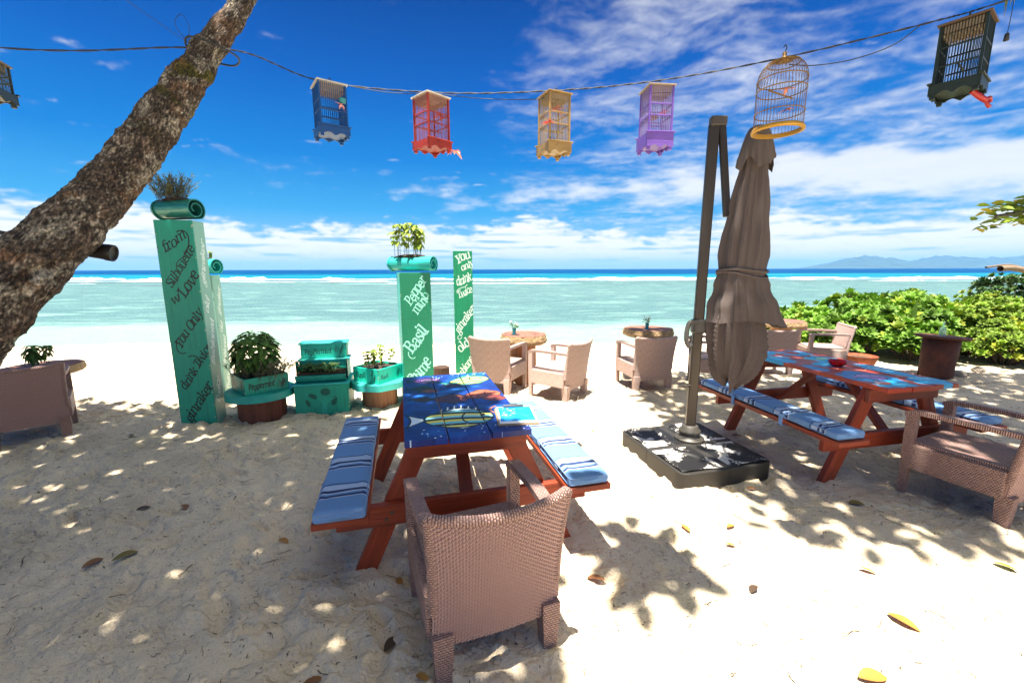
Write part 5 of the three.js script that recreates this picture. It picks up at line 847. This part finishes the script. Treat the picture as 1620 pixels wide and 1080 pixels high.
{ const t = thing('wooden_bowl_planter', 'low red-brown wooden bowl planter at the foot of the hedge', 'planter', [5.75, groundY(5.75, -6.85), -6.85]); part('bowl', uvm(lathe([[0, -.02], [.15, -.02], [.2, .06], [.245, .19], [.225, .19], [.17, .09], [0, .07]], 36)), stumpLight.clone(), t).material.color.setRGB(.46, .13, .05); part('soil', uvm(new THREE.CylinderGeometry(.2, .18, .03, 24).translate(0, .13, 0)), soil, t); }
[[6.72, -6.2, .11, .07], [6.95, -6.35, .08, .05], [7.3, -6.45, .10, .06]].forEach(([x, z, r, h], k) => { const g = new THREE.IcosahedronGeometry(1, 3), p = g.attributes.position; for (let i = 0; i < p.count; i++) { const n = 1 + .25 * fbm3(p.getX(i) * 1.2 + k * 7, p.getY(i) * 1.2, p.getZ(i) * 1.2, 3); p.setXYZ(i, p.getX(i) * r * n, p.getY(i) * h * n, p.getZ(i) * r * .8 * n); } g.computeVertexNormals(); single('stone', uvm(g), mat({ color: lin(.30, .25, .2), roughness: .95, bumpMap: sandBump, bumpScale: .02 }), 'small grey-brown stone on the sand beside the rusty drum', 'stone', [x, groundY(x, z) + h * .3, z], k * 2, 'stones by the rusty drum'); });
{ const t = thing('driftwood_branch', 'bare grey driftwood branch reaching out over the hedge end', 'branch', [0, 0, 0]), m = mat({ color: lin(.22, .16, .11), roughness: .95, bumpMap: barkBump, bumpScale: .02 }); part('branch', tube([[12.6, .6, -9.4], [12.0, 1.35, -9.3], [11.0, 1.55, -9.2], [10.55, 1.60, -9.1], [10.3, 1.585, -9.05]].map((p) => V(...p)), .06, 30, 10), m, t); part('twig', tube([[11.2, 1.53, -9.2], [10.7, 1.66, -9.2], [10.05, 1.615, -9.1]].map((p) => V(...p)), .022, 20, 7), m, t); }
// low branch of the far almond tree reaching into the view, and a dry palm frond tip
{
  const tr = scene.children.filter((o) => o.name.startsWith('almond_tree'))[1], b = tr.position, P = [[8.35, 3.2, -1.5], [6.8, 3.0, -2.6], [5.5, 2.3, -3.6], [4.42, 2.06, -4.0]].map((p) => V(...p).sub(b)); part('low_branch', tube(P, .018, 24, 7), barkMat.clone(), tr).material.vertexColors = false;
  const q = rngOf(91), A = new Acc(), c = new THREE.CatmullRomCurve3(P); for (let k = 0; k < 260; k++) { const p = c.getPoint(.74 + .26 * q()).add(V((q() - .5) * .26, (q() - .5) * .22, (q() - .5) * .3)), a = q() * TAU, v = .7 + .6 * q(), y = q() < .3; leaf(A, p, V(Math.cos(a), .7 - 1.1 * q(), Math.sin(a)), V(q() - .5, .6, q() - .5), .085 + .05 * q(), .030, .3, y ? [.45 * v, .38 * v, .04] : [.24 * v, .34 * v, .04], 4, .8); } part('low_foliage', A.build(), leafMat(), tr);
}
{
  const t = thing('dry_palm_frond', 'dry palm frond tip hanging by the dark green cage', 'palm frond', [2.47, 2.96, -2.36]), A = new Acc(), q = rngOf(92); for (let k = 0; k < 44; k++) { const y = .5 * q(); leaf(A, V((q() - .5) * .05, y - .02, (q() - .5) * .05), V((q() - .5) * .7, -1, (q() - .5) * .7), V(1, 0, 0), .07 + .06 * q(), .004, .3, q() < .4 ? [.32, .25, .12] : [.16, .2, .06], 3); } part('leaflets', A.build(), leafMat(), t); part('midrib', tube([[0, -.04, 0], [.02, .3, .03], [.25, 1.2, .4], [2.0, 2.2, 1.4]].map((p) => V(...p)), .006, 20, 5), twigMat, t);
  part('cord', tube([[.03, .02, 0], [.032, -.12, 0], [.028, -.20, 0]].map((p) => V(...p)), .002, 8, 4), wireMat, t); part('cord_weight', at(uvm(lathe([[0, 0], [.011, 0], [.009, .03], [.005, .035], [0, .035]], 10)), .028, -.23, 0), wireMat, t);
}

// ================================================================ FALLEN LEAVES, LITTER ON THE SAND
const fallen = { brown: [.20, .085, .03], yellow: [.36, .17, .03], olive: [.17, .13, .03], green: [.24, .34, .03], dark: [.06, .035, .02] };
const leafKinds = {}; for (const k of Object.keys(fallen)) { const A = new Acc(); leaf(A, V(0, 0, -.5), V(0, .22, 1), V(0, 1, 0), 1, .24, .5, fallen[k], 7, .62); leafKinds[k] = A.build(); }
const fallenMat = mat({ vertexColors: true, roughness: .6, side: THREE.DoubleSide });
const lfText = { brown: 'brown fallen leaf lying on the sand', yellow: 'orange-yellow fallen leaf lying on the sand', olive: 'olive-brown fallen leaf lying on the sand', green: 'fresh green fallen leaf lying on the sand', dark: 'dark curled fallen leaf lying on the sand' };
[[-2.27, -2.70, .8, 'brown', .085], [-2.52, -2.66, 2.2, 'dark', .08], [-1.36, -2.28, 1.2, 'yellow', .08], [-2.16, -2.12, -.9, 'olive', .115], [-2.3, -2.08, -.7, 'brown', .09], [-.79, -1.43, 1.9, 'brown', .085], [1.08, -2.40, .4, 'yellow', .075], [1.37, -2.42, 2, 'yellow', .07], [1.28, -2.24, 1.4, 'yellow', .065], [.44, -1.97, 1.5, 'brown', .10], [1.89, -2.01, .9, 'yellow', .075], [2.66, -2.04, .8, 'green', .10], [1.79, -1.69, .6, 'yellow', .12], [1.42, -1.42, 1.6, 'yellow', .12], [2.37, -2.68, 1.3, 'olive', .10], [.81, -4.0, .4, 'yellow', .07], [1.74, -2.85, 1.5, 'brown', .075], [1.60, -3.2, .3, 'brown', .08], [1.94, -3.80, 1.2, 'dark', .10], [2.15, -3.84, 1.5, 'brown', .09], [3.55, -3.35, .4, 'yellow', .08], [4.35, -3.9, 1.7, 'brown', .09], [-1.55, -4.42, 1.2, 'yellow', .08], [-.13, -1.36, .2, 'green', .07], [-.53, -1.60, 2.7, 'dark', .09], [-.60, -2.0, .6, 'yellow', .07], [-3.7, -3.9, 1, 'olive', .08], [1.22, -1.9, 2.4, 'dark', .085], [-4.3, -3.05, .4, 'brown', .09], [-.35, -1.40, 1.2, 'yellow', .06]].forEach(([x, z, a, k, s]) => { const o = single('fallen_leaf', leafKinds[k], fallenMat, lfText[k], 'leaf', [x, groundY(x, z) + .012, z], a, `${k} fallen leaves`); o.scale.setScalar(s); o.rotation.z = .25 * Math.sin(x * 9); });
{
  const q = rngOf(93), tw = tube([[-.5, 0, 0], [-.15, .08, .06], [.2, .02, -.05], [.5, .06, .04]].map((p) => V(...p)), .035, 8, 4), N = 5200, o = new THREE.InstancedMesh(tw, mat({ color: lin(1, 1, 1), roughness: .95 }), N), M = new THREE.Matrix4(), Q = new THREE.Quaternion(); o.name = 'beach_litter'; o.userData = { kind: 'stuff', label: 'twig bits and bark crumbs scattered over the sand' };
  for (let k = 0; k < N; k++) { const z = 0 - 6.4 * Math.pow(q(), .8), x = -6 + 13 * q(), s = (q() < .88 ? .008 + .022 * q() : .04 + .07 * q()), v = .5 + q(); Q.setFromAxisAngle(V(0, 1, 0), q() * TAU); M.compose(V(x, groundY(x, z) + .002, z), Q, V(s, s * (s < .03 ? 1.6 : .6), s * (s < .03 ? 1.8 : .6))); o.setMatrixAt(k, M); o.setColorAt(k, q() < .7 ? lin(.09 * v, .06 * v, .04 * v) : lin(.28 * v, .2 * v, .12 * v)); }
  o.castShadow = o.receiveShadow = true; scene.add(o);
}
renderer.render(scene, camera);
